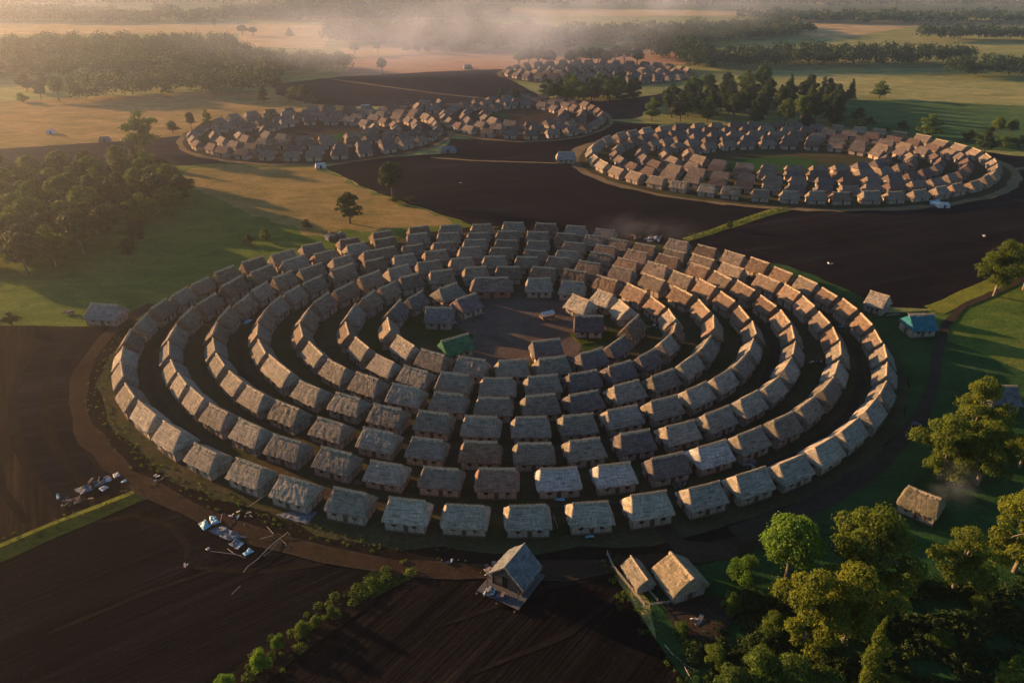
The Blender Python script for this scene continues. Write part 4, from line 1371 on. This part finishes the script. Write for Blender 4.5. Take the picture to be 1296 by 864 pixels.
def crumpled(name, label, cat, pts, m, seed, hgt=.25, group=None, base=.08, n=22):
    """a crumpled sheet of cloth lying over the ground between four surveyed corners"""
    C = [G(*q) for q in pts]
    c = sum(C, Vector()) / 4
    v, f = [], []
    for i in range(n + 1):
        for j in range(n + 1):
            a = C[0].lerp(C[1], i / n); b = C[3].lerp(C[2], i / n)
            p = a.lerp(b, j / n) - c
            e = min(i, n - i, j, n - j) / (n / 2)
            q = Vector((p.x * .9 + seed, p.y * .9, seed * .3))
            z = base + hgt * (abs(mnoise.noise(q)) * 1.6 + abs(mnoise.noise(q * 2.7)) * .8 + abs(mnoise.noise(q * 6)) * .45) * min(1, e * 2 + .15)
            p = p + Vector((mnoise.noise(q + Vector((4, 4, 4))), mnoise.noise(q + Vector((8, 8, 8))), 0)) * .25
            v.append((p.x, p.y, z))
    for i in range(n):
        for j in range(n):
            q = (i * (n + 1) + j, (i + 1) * (n + 1) + j, (i + 1) * (n + 1) + j + 1, i * (n + 1) + j + 1)
            f.append(q)
    k = len(v)
    v += [(x, y, z - .03) for x, y, z in v]
    f += [tuple(i + k for i in q[::-1]) for q in f]
    me = mesh_from(name, v, f, [M[m]], None, True)
    return tag(link(name, me, None, (c.x, c.y, 0)), label, cat, group)


def pole(label, pts, rad=.04, name='pole', cat='pole', m='pole', group=None):
    P = [Vector(q) if len(q) == 4 else (G(q[0], q[1], q[2]) if len(q) == 3 else G(q[0], q[1], .1)) for q in pts]
    o_ = P[0].copy(); o_.z = 0
    mb = MB()
    mb.tube([p - o_ for p in P], rad, 6)
    return tag(mb.build(name, [M[m]], None, o_), label, cat, group)


# gear on and beside the cabin platform
dx = Vector((math.cos(cang), math.sin(cang), 0)); dy = Vector((-dx.y, dx.x, 0))
pw = cc + dx * (cL / 2 + 1.6) - dy * 1.9
heap('junk_heap', 'tangle of pale gear piled on the left corner of the cabin platform', 'heap', 0, 0, 26, .5, .7, ['greytarp', 'timber', 'white', 'navy'], 4, w=tuple(pw), z=.36)
pw = cc + dx * (cL / 2 + 1.3) + dy * .2
heap('junk_heap', 'dark bundle with pale frame in front of the cabin door', 'heap', 0, 0, 16, .4, .7, ['navy', 'timber', 'greytarp'], 5, w=tuple(pw), z=.36)
pw = cc - dy * 3.6 - dx * .5
heap('brush_pile', 'brushwood pile leaning along the sunlit side of the cabin', 'brushwood', 0, 0, 30, .9, 1.1, ['pole', 'timber'], 6, w=tuple(pw), h=.12)
b0 = G(611, 728); 
pole('tall mast standing left of the log cabin', [(613, 727, 0), (614, 727, 4.5), (615.5, 727, 9.3)], .06, 'mast', 'mast')
pole('shorter post beside the tall mast', [(608, 724, 0), (608.3, 724, 3.0)], .06, 'post', 'post', group=None)
for i, (px, py, la) in enumerate(((559, 708, 'leftmost short fence post by the road in front of the ring'), (580, 708, 'middle short fence post by the road'), (589, 709, 'short fence post nearest the tall mast'))):
    pole(la, [(px, py, 0), (px + .5, py, 1.3)], .06, 'fence_post', 'post', group='short posts by the road')
heap('plank_pile', 'small pale boards lying between the short posts', 'boards', 571, 711, 5, .35, .6, ['white', 'greytarp'], 8, h=.1)
pole('long bare pole leaning by the right end of a front-row house', [(700, 650, .1), (706, 668, 1.2)], .05)

# tarpaulins and wreckage of the fallen tent
crumpled('tarpaulin', 'pale blue tarpaulin square, left one of the torn pair', 'tarpaulin', [(251, 664), (262, 658), (267, 667), (257, 673)], 'bluetarp', 1.2, .5, 'pale blue tarpaulins of the wreck', .2)
crumpled('tarpaulin', 'pale blue tarpaulin square, upper right one of the torn pair', 'tarpaulin', [(265, 655), (274, 654.5), (278, 662), (267, 666)], 'bluetarp', 3.1, .5, 'pale blue tarpaulins of the wreck', .2)
crumpled('tarpaulin', 'small blue sheet at the lower right end of the wreck', 'tarpaulin', [(307, 701), (316, 694), (321, 699), (311, 704)], 'bluetarp', 5.5, .3, 'pale blue tarpaulins of the wreck', .15)
crumpled('net', 'grey crumpled netting spread between the blue tarpaulins and poles', 'netting', [(263, 672), (280, 665), (312, 680), (290, 685)], 'greytarp', 7.7, .35)
crumpled('cloth_sheet', 'grey cloth sheet lying under the white board of the wreck', 'cloth', [(289, 688), (300, 683), (308, 686), (296, 693)], 'greytarp', 9.1, .3)
crumpled('cloth_sheet', 'creamy white strip lying in the middle of the wreck', 'cloth', [(297, 693), (306, 685.5), (309, 687), (301, 695)], 'white', 10.1, .1)
crumpled('cloth_sheet', 'small round white bundle at the left of the wreck', 'cloth', [(260, 694), (265, 692), (266, 695), (262, 697)], 'white', 11.1, .25)
pole('long rail of the wreck from white bundle to blue sheet', [(266, 697, .1), (290, 700, .2), (305, 702.5, .1)])
pole('shorter rail lying across the wreck', [(288, 694, .1), (296, 700, .3), (311, 706, .1)])
pole('long crooked pole trailing down from the wreck', [(353, 681, .2), (340, 693, .3), (325, 708, .2), (313, 717, .1), (308, 724, .1)], .06)
pole('second crooked pole beside the long trailing one', [(354, 682, .1), (343, 696, .2), (334, 703, .1)], .045)
pole('forked branch at the top of the trailing pole', [(353, 681, .1), (360, 677, .3), (364, 673, .4), (366, 676, .1)], .05)
pole('crossing stick on the trailing pole', [(354, 681, .1), (361, 687, .2), (362, 690, .1)], .045)
pole('thin stick above the wreck, pointing at the road', [(338, 666, .1), (346, 675, .2)], .045)
pole('thin stick lying at right angles to the road-pointing stick', [(346, 677, .1), (335, 680, .2), (329, 682, .1)], .045)
pole('pole along the road edge right of the upper blue tarpaulin', [(279, 661, .3), (281, 650, .5), (286, 650, .1)], .045)
pole('pale stick alone on the black field below the wreck', [(293, 752, .05), (298, 747, .1), (304, 741, .05)], .05)
heap('rubble_heap', 'white rubble along the road edge above the wreck', 'rubble', 301, 653, 14, .9, .5, ['white', 'greytarp'], 12, h=.08)
heap('rubble_heap', 'small reddish-white scrap left of the wreck', 'rubble', 235, 716, 6, .2, .45, ['white', 'redwall'], 13, h=.2)
crumpled('mat', 'grey reed mats laid before the fourth front-row house', 'mat', [(350, 652), (378, 645), (402, 648), (388, 664)], 'greytarp', 14.2, .2)
pole('pole leaning from the ground to a front-row house on the left', [(315, 641, .05), (330, 630, 1.2), (343, 622, 2.0)], .05)
# the white-sheeted wreck at the left
crumpled('cloth_sheet', 'long grey-white sheet of the left wreck', 'cloth', [(94, 620), (138, 602), (142, 606), (102, 627)], 'greytarp', 15.3, .3, 'sheets of the left wreck')
crumpled('cloth_sheet', 'brightest white sheet at the top end of the left wreck', 'cloth', [(142, 600), (149, 598), (153, 602), (146, 605)], 'white', 16.3, .3, 'sheets of the left wreck')
crumpled('cloth_sheet', 'middle white sheet of the left wreck', 'cloth', [(130, 608), (138, 605), (141, 608), (133, 612)], 'white', 17.3, .3, 'sheets of the left wreck')
crumpled('cloth_sheet', 'lowest oval white sheet of the left wreck', 'cloth', [(124, 619), (132, 615), (138, 617), (130, 622)], 'white', 18.3, .3, 'sheets of the left wreck')
crumpled('cloth_sheet', 'tiny blue sheet right of the left wreck', 'cloth', [(153, 610), (159, 607), (160, 609), (155, 611)], 'bluetarp', 19.3, .15)
crumpled('cloth_sheet', 'small pale blue bundle alone left of the white sheets', 'cloth', [(71, 628), (75, 626), (76, 631), (73, 633)], 'bluetarp', 20.3, .4)
heap('rubble_heap', 'broken boards scattered below the long white sheet', 'rubble', 92, 634, 22, 1.2, .6, ['timber', 'greytarp', 'plank'], 21, h=.1)
heap('rubble_heap', 'dark boxes between the white sheets of the left wreck', 'rubble', 122, 613, 10, 1.0, .9, ['dark', 'timber'], 22, h=.3)
heap('rubble_heap', 'thin pale rubble where verge meets the dirt road', 'rubble', 196, 603, 12, 1.0, .4, ['white', 'greytarp'], 23, h=.05)
# things in the lanes
crumpled('tarpaulin', 'pale blue tarpaulin in the lane between the left rings', 'tarpaulin', [(306, 411), (312, 405), (320, 405), (314, 409)], 'bluetarp', 24.1, .5)
crumpled('tarpaulin', 'small blue sheet in front of the grey house with two windows', 'tarpaulin', [(702, 633), (702, 629.5), (714, 629.5), (714, 633.5)], 'bluetarp', 25.1, .3)
crumpled('cloth_sheet', 'pale plank-like sheet before the front row right of the cabin', 'cloth', [(740, 680), (740, 677.5), (751, 677), (752, 679.5)], 'bluetarp', 26.1, .15)
heap('junk_heap', 'timber and gear piled in the lane behind the right front houses', 'heap', 858, 612, 16, 1.2, .9, ['timber', 'greytarp', 'pole'], 27, h=.3)
heap('junk_heap', 'gear lying in the lane near the lower right houses', 'heap', 948, 590, 12, 1.2, .8, ['timber', 'greytarp', 'pole'], 28, h=.3)
heap('junk_heap', 'small pile in the lane left of the centre front houses', 'heap', 452, 612, 8, .5, .6, ['timber', 'greytarp'], 29, h=.3)
heap('junk_heap', 'boxes in the lane inside the right rings', 'heap', 1035, 459, 8, .6, .8, ['timber', 'white', 'dark'], 30, h=.3)
heap('junk_heap', 'bluish gear in the outer lane on the right', 'heap', 1064, 414, 8, .6, .8, ['bluetarp', 'greytarp'], 31, h=.2)
heap('junk_heap', 'white pots and sticks between the inner rows on the right', 'heap', 827, 413, 12, .7, .5, ['white', 'timber'], 32, h=.3)
heap('junk_heap', 'navy bundle at the corner of the long brown barn', 'heap', 579, 410, 8, .5, 1.1, ['navy', 'white'], 33, h=.4)
heap('junk_heap', 'scattered pale stones on the green edge of the plaza', 'stones', 606, 397, 10, 1.0, .4, ['white', 'greytarp'], 34, h=.2)
heap('junk_heap', 'burnt ruin with pale debris in the gap of the outermost ring', 'ruin', 828, 303, 24, 2.2, 1.2, ['timber', 'dark', 'greytarp', 'white'], 35, h=.4)
heap('junk_heap', 'burnt timber heap at the left side of the gap', 'ruin', 806, 302, 10, 1.0, .9, ['timber', 'dark', 'white'], 36, h=.4)
# timber on the teal roof
a = G(1150, 398, 4.6); b = G(1172, 397, 4.6)
mb = MB()
o_ = Vector((a.x, a.y, 4.55))
for i in range(3):
    mb.tube([Vector((0, i * .35 - .3, .12 + .05 * i)), b - a + Vector((0, i * .35 - .3, .12))], .09, 6)
tag(mb.build('pole_bundle', [M['pole']], None, (a.x, a.y, 4.5)), 'pale poles lying along the ridge of the teal roof', 'poles')
pole('pale rail lying on the green between the pale-roofed and teal houses', [(1122, 399, .15), (1138, 397, .2)], .12)
pole('darker rail lying left of the pale rail', [(1102, 400, .15), (1121, 400, .15)], .1, m='timber')

# cart with white top on the plaza
p = G(692, 404)
t = thing('market_cart', 'small dark cart with white top on the plaza', 'cart', (p.x, p.y, 0), math.radians(28))
mb = MB(); mb.box((0, 0, .95), (3.4, 1.9, .7), 0); mb.box((0, 0, .5), (3.0, 1.6, .2), 0); mb.build('body', [M['timber']], t)
mb = MB()
mb.add([(-1.8, -1.0, 1.75), (1.8, -1.0, 1.75), (1.8, -.1, 2.35), (-1.8, -.1, 2.35), (-1.8, -1.0, 1.68), (1.8, -1.0, 1.68), (1.8, -.1, 2.28), (-1.8, -.1, 2.28)],
       [(0, 1, 2, 3), (7, 6, 5, 4), (0, 4, 5, 1), (1, 5, 6, 2), (2, 6, 7, 3), (3, 7, 4, 0)])
mb.build('canopy', [M['white']], t)
for x in (-1.6, 1.6):
    for y in (-.8, .0):
        mb = MB(); mb.tube([(x, y, 1.2), (x, y, 1.75 if y < -.5 else 2.3)], .05, 5); mb.build('post', [M['timber']], t)
for x in (-1.1, 1.1):
    for y in (-1.03, 1.03):
        mb = MB(); mb.tube([(x, y - .05, .42), (x, y + .05, .42)], .42, 14); mb.build('wheel', [M['timber']], t)

# garden bed by the dark barn
lob = []
C = [G(722, 424), G(775, 420), G(780, 429), G(735, 436)]
for i in range(7):
    for j in range(26):
        q = C[0].lerp(C[3], i / 6).lerp(C[1].lerp(C[2], i / 6), j / 25)
        lob.append((q.x, q.y, .05, .28, .28, .3))
o = link('garden_bed', quads_mesh('garden_bed', leaf_cloud(lob, 5500, .12, rng), [M['leaf_olive']]))
tag(o, 'rows of low crops in the bed below the dark barn', 'garden bed', kind='stuff')

# rail fence right of the cabin
def fence(px, label, h=.9, name='rail_fence', step=3.0):
    P = [G(*q) for q in px]
    o_ = P[0].copy()
    t = thing(name, label, 'fence', o_)
    mb = MB()
    pts = []
    for i in range(len(P) - 1):
        k = max(1, int((P[i + 1] - P[i]).length / step))
        pts += [P[i].lerp(P[i + 1], j / k) for j in range(k)]
    pts.append(P[-1])
    for zz in (h * .95, h * .55):
        mb.tube([p - o_ + Vector((0, 0, zz)) for p in pts], .05, 5)
    mb.build('rail', [M['pole']], t)
    for p in pts:
        mb = MB(); mb.tube([p - o_ + Vector((0, 0, -.1)), p - o_ + Vector((.03, 0, h + .1))], .06, 5); mb.build('post', [M['pole']], t)


fence([(768, 702), (775, 719), (786, 733), (800, 750), (815, 768)], 'long pale rail fence between the black field and the small shed')
fence([(800, 720), (812, 740), (832, 762)], 'short rail fence along the low side of the small shed', .7)
fence([(822, 767), (845, 764), (877, 755)], 'thin rail fence joining the shed corner to the pale-thatched hut', .6)
pole('pale forked wire on the ground, its upper strand', [(841, 815, .1), (850, 826, .1), (864, 837, .1), (869, 848, .1), (876, 861, .1)], .06, 'wire', 'wire')
pole('side strand branching off the forked wire', [(864, 838, .1), (875, 845, .1), (886, 849, .1)], .05, 'wire', 'wire')
heap('junk_heap', 'few thin tools lying on the bare dirt yard', 'tools', 882, 785, 6, .6, .7, ['pole', 'white'], 41, h=.05)
heap('rubble_heap', 'pale slab half hidden left of the three olive trees', 'slab', 1160, 537, 3, .5, 1.8, ['greytarp', 'plank'], 42, h=.08)

# small far objects
def small_hut(px, py, label, c='white', s=1.0, rz=.3):
    p = G(px, py)
    t = thing('tent', label, 'tent', (p.x, p.y, 0), rz)
    mb = MB()
    mb.add([(-2.6 * s, -1.7 * s, 0), (2.6 * s, -1.7 * s, 0), (2.6 * s, 1.7 * s, 0), (-2.6 * s, 1.7 * s, 0), (-2.4 * s, -1.6 * s, 1.0 * s), (2.4 * s, -1.6 * s, 1.0 * s), (2.4 * s, 1.6 * s, 1.0 * s), (-2.4 * s, 1.6 * s, 1.0 * s), (-2.0 * s, 0, 2.3 * s), (2.0 * s, 0, 2.3 * s)],
           [(0, 1, 5, 4), (1, 2, 6, 5), (2, 3, 7, 6), (3, 0, 4, 7), (4, 5, 9, 8), (6, 7, 8, 9), (5, 6, 9), (7, 4, 8)])
    mb.build('canvas', [M[c]], t)
    mb = MB(); mb.box((0, 0, .7 * s), (.9 * s, .06, 1.4 * s)); mb.build('opening', [M['dark']], t, (0, -1.72 * s, 0))
    return t


small_hut(65, 169, 'small white tent alone on the golden field', s=.8)
small_hut(133, 179, 'low dark tent where golden field meets dark strip', 'greytarp', 1.0)
small_hut(406, 212, 'white-topped tent at the corner of black field and left village', s=.9)
small_hut(463, 138, 'white tent behind the jumbled rear houses', s=1.1)
small_hut(568, 193, 'pale open tent at the right end of the left village', 'greytarp', 1.3, -.1)
small_hut(1193, 262, 'white sheet tent by the blue gear near the right village', s=.8, rz=0)
small_hut(592, 87, 'low pale barn-like tent on the stubble field edge', 'greytarp', 1.3)
heap('junk_heap', 'blue and orange gear at the near right edge of right village', 'heap', 1185, 258, 18, 1.8, 1.3, ['navy', 'bluetarp', 'redwall', 'white'], 50, h=.5)
heap('rubble_heap', 'white scrap alone on the black field left of centre', 'rubble', 583, 232, 4, .3, .6, ['white'], 51, h=.3)
heap('rubble_heap', 'two white scraps on the right black field', 'rubble', 1245, 299, 7, .4, .6, ['white'], 52, h=.3)
heap('rubble_heap', 'pale scrap near the middle of the right black field', 'rubble', 1050, 334, 3, .3, .9, ['white'], 53, h=.2)
heap('junk_heap', 'fallen branch and pale stump left of the lone grey barn', 'heap', 88, 396, 10, .9, .9, ['timber', 'greytarp'], 54, h=.3)
heap('ruined_shed', 'ruined pale-topped shed at the upper left of the outermost ring', 'ruin', 422, 303, 22, 1.6, 1.6, ['greytarp', 'timber', 'timber'], 55, h=.8)
# pebbles and clods strewn over the black fields
cl = []
rc = random.Random(77)
for _ in range(420):
    px, py = rc.uniform(0, 900), rc.uniform(620, 864)
    q = G(px, py)
    if not (in_poly(px, py, [(0, 706), (215, 618), (400, 672), (505, 694), (330, 822), (250, 880), (0, 900)]) or in_poly(px, py, [(400, 800), (555, 708), (760, 700), (850, 840), (800, 880), (330, 880)])): continue
    s = rc.uniform(.02, .07)
    for k in range(3):
        t_ = k * 2.1
        cl.append([(q.x + s * math.cos(t_), q.y + s * math.sin(t_), .1), (q.x + s * math.cos(t_ + 1.5), q.y + s * math.sin(t_ + 1.5), .1), (q.x, q.y, .1 + s), (q.x - s * .3, q.y, .1 + s * .8)])
o = link('field_litter', quads_mesh('field_litter', np.array(cl), [M['greytarp']]))
tag(o, 'pale flecks and clods strewn over the black fields', 'litter', kind='stuff')

# ------------------------------------------------------------------ haze and smoke
if HAZE:
    v = [(-1500, -60, -1), (1500, -60, -1), (1500, 2600, -1), (-1500, 2600, -1), (-1500, -60, 88), (1500, -60, 88), (1500, 2600, 88), (-1500, 2600, 88)]
    f = [(3, 2, 1, 0), (4, 5, 6, 7), (0, 1, 5, 4), (1, 2, 6, 5), (2, 3, 7, 6), (3, 0, 4, 7)]
    hm = bpy.data.materials.new('haze_air')
    hm.use_nodes = True
    hn_ = hm.node_tree
    for n_ in list(hn_.nodes):
        if n_.type == 'BSDF_PRINCIPLED': hn_.nodes.remove(n_)
    out = [x for x in hn_.nodes if x.type == 'OUTPUT_MATERIAL'][0]
    pv = hn_.nodes.new('ShaderNodeVolumePrincipled')
    pv.inputs['Color'].default_value = (.82, .88, 1.0, 1)
    pv.inputs['Density'].default_value = HAZE
    pv.inputs['Anisotropy'].default_value = 0.86
    hn_.links.new(pv.outputs[0], out.inputs['Volume'])
    o = link('haze', mesh_from('haze', v, f, [hm]))
    tag(o, 'thin morning haze over the whole land', 'haze', kind='stuff')


def smoke(label, c, rad, dens, nscale, seed, thr=.42):
    """a drifting cloud: uneven density inside a squashed ball, fading to nothing at its rim"""
    n, m_ = 20, 10
    v = [(0, 0, -1)]
    for i in range(1, m_):
        a_ = -math.pi / 2 + math.pi * i / m_
        for j in range(n):
            b_ = 2 * math.pi * j / n
            v.append((math.cos(a_) * math.cos(b_), math.cos(a_) * math.sin(b_), math.sin(a_)))
    v.append((0, 0, 1))
    f = []
    for j in range(n):
        f.append((0, 1 + (j + 1) % n, 1 + j))
        f.append((len(v) - 1, len(v) - 1 - n + j, len(v) - 1 - n + (j + 1) % n))
    for i in range(m_ - 2):
        for j in range(n):
            a0, a1 = 1 + i * n + j, 1 + i * n + (j + 1) % n
            f.append((a0, a1, a1 + n, a0 + n))
    v = [(x * rad[0], y * rad[1], z * rad[2]) for x, y, z in v]
    m = bpy.data.materials.new('smoke_' + str(seed))
    m.use_nodes = True
    nt = m.node_tree
    for n_ in list(nt.nodes):
        if n_.type == 'BSDF_PRINCIPLED': nt.nodes.remove(n_)
    out = [x for x in nt.nodes if x.type == 'OUTPUT_MATERIAL'][0]
    p = objcoord(nt)
    q = mapping(nt, p, tuple(1 / r_ for r_ in rad))
    ln = N(nt, 'ShaderNodeVectorMath', operation='LENGTH')
    L(nt, q, ln.inputs[0])
    fall = ramp(nt, ln.outputs['Value'], [(0.0, (1, 1, 1)), (0.45, (.6, .6, .6)), (0.97, (0, 0, 0))])
    ns = noise(nt, mapping(nt, p, (1, 1, 1.3), loc=(seed * 11, 0, 0)), nscale, 4, .6, .6)
    nn = ramp(nt, ns, [(thr, (0, 0, 0)), (thr + .25, (1, 1, 1))])
    d = math_(nt, 'MULTIPLY', math_(nt, 'MULTIPLY', fall, nn), dens)
    pv = nt.nodes.new('ShaderNodeVolumePrincipled')
    pv.inputs['Color'].default_value = (.76, .83, 1.0, 1)
    pv.inputs['Anisotropy'].default_value = 0.1
    L(nt, d, pv.inputs['Density'])
    L(nt, pv.outputs[0], out.inputs['Volume'])
    tag(link('smoke', mesh_from('smoke', v, f, [m]), None, c), label, 'smoke', kind='stuff')


smoke('broad drift of pale smoke over the woods beyond the farthest village', (70, 760, 34), (230, 130, 36), .0065, .02, 1)
smoke('thinner smoke drifting over the hazy dark field', (-60, 560, 26), (190, 100, 26), .008, .016, 2, .34)
smoke('bright low mist lying over the far left fields and woods', (-420, 1050, 20), (700, 380, 24), .0011, .010, 5, .42)
smoke('pale mist lying over the far right fields and woods', (520, 1150, 26), (620, 330, 26), .0016, .010, 6, .36)
c_ = G(812, 300)
smoke('small grey smoke over the burnt gap in the outermost ring', (c_.x, c_.y - 2, 3.5), (22, 13, 5), .008, .12, 3)
c_ = G(1198, 645)
smoke('small smoke beside the thatched hut among the trees', (c_.x, c_.y, 5), (4.5, 4, 6), .028, .35, 4)
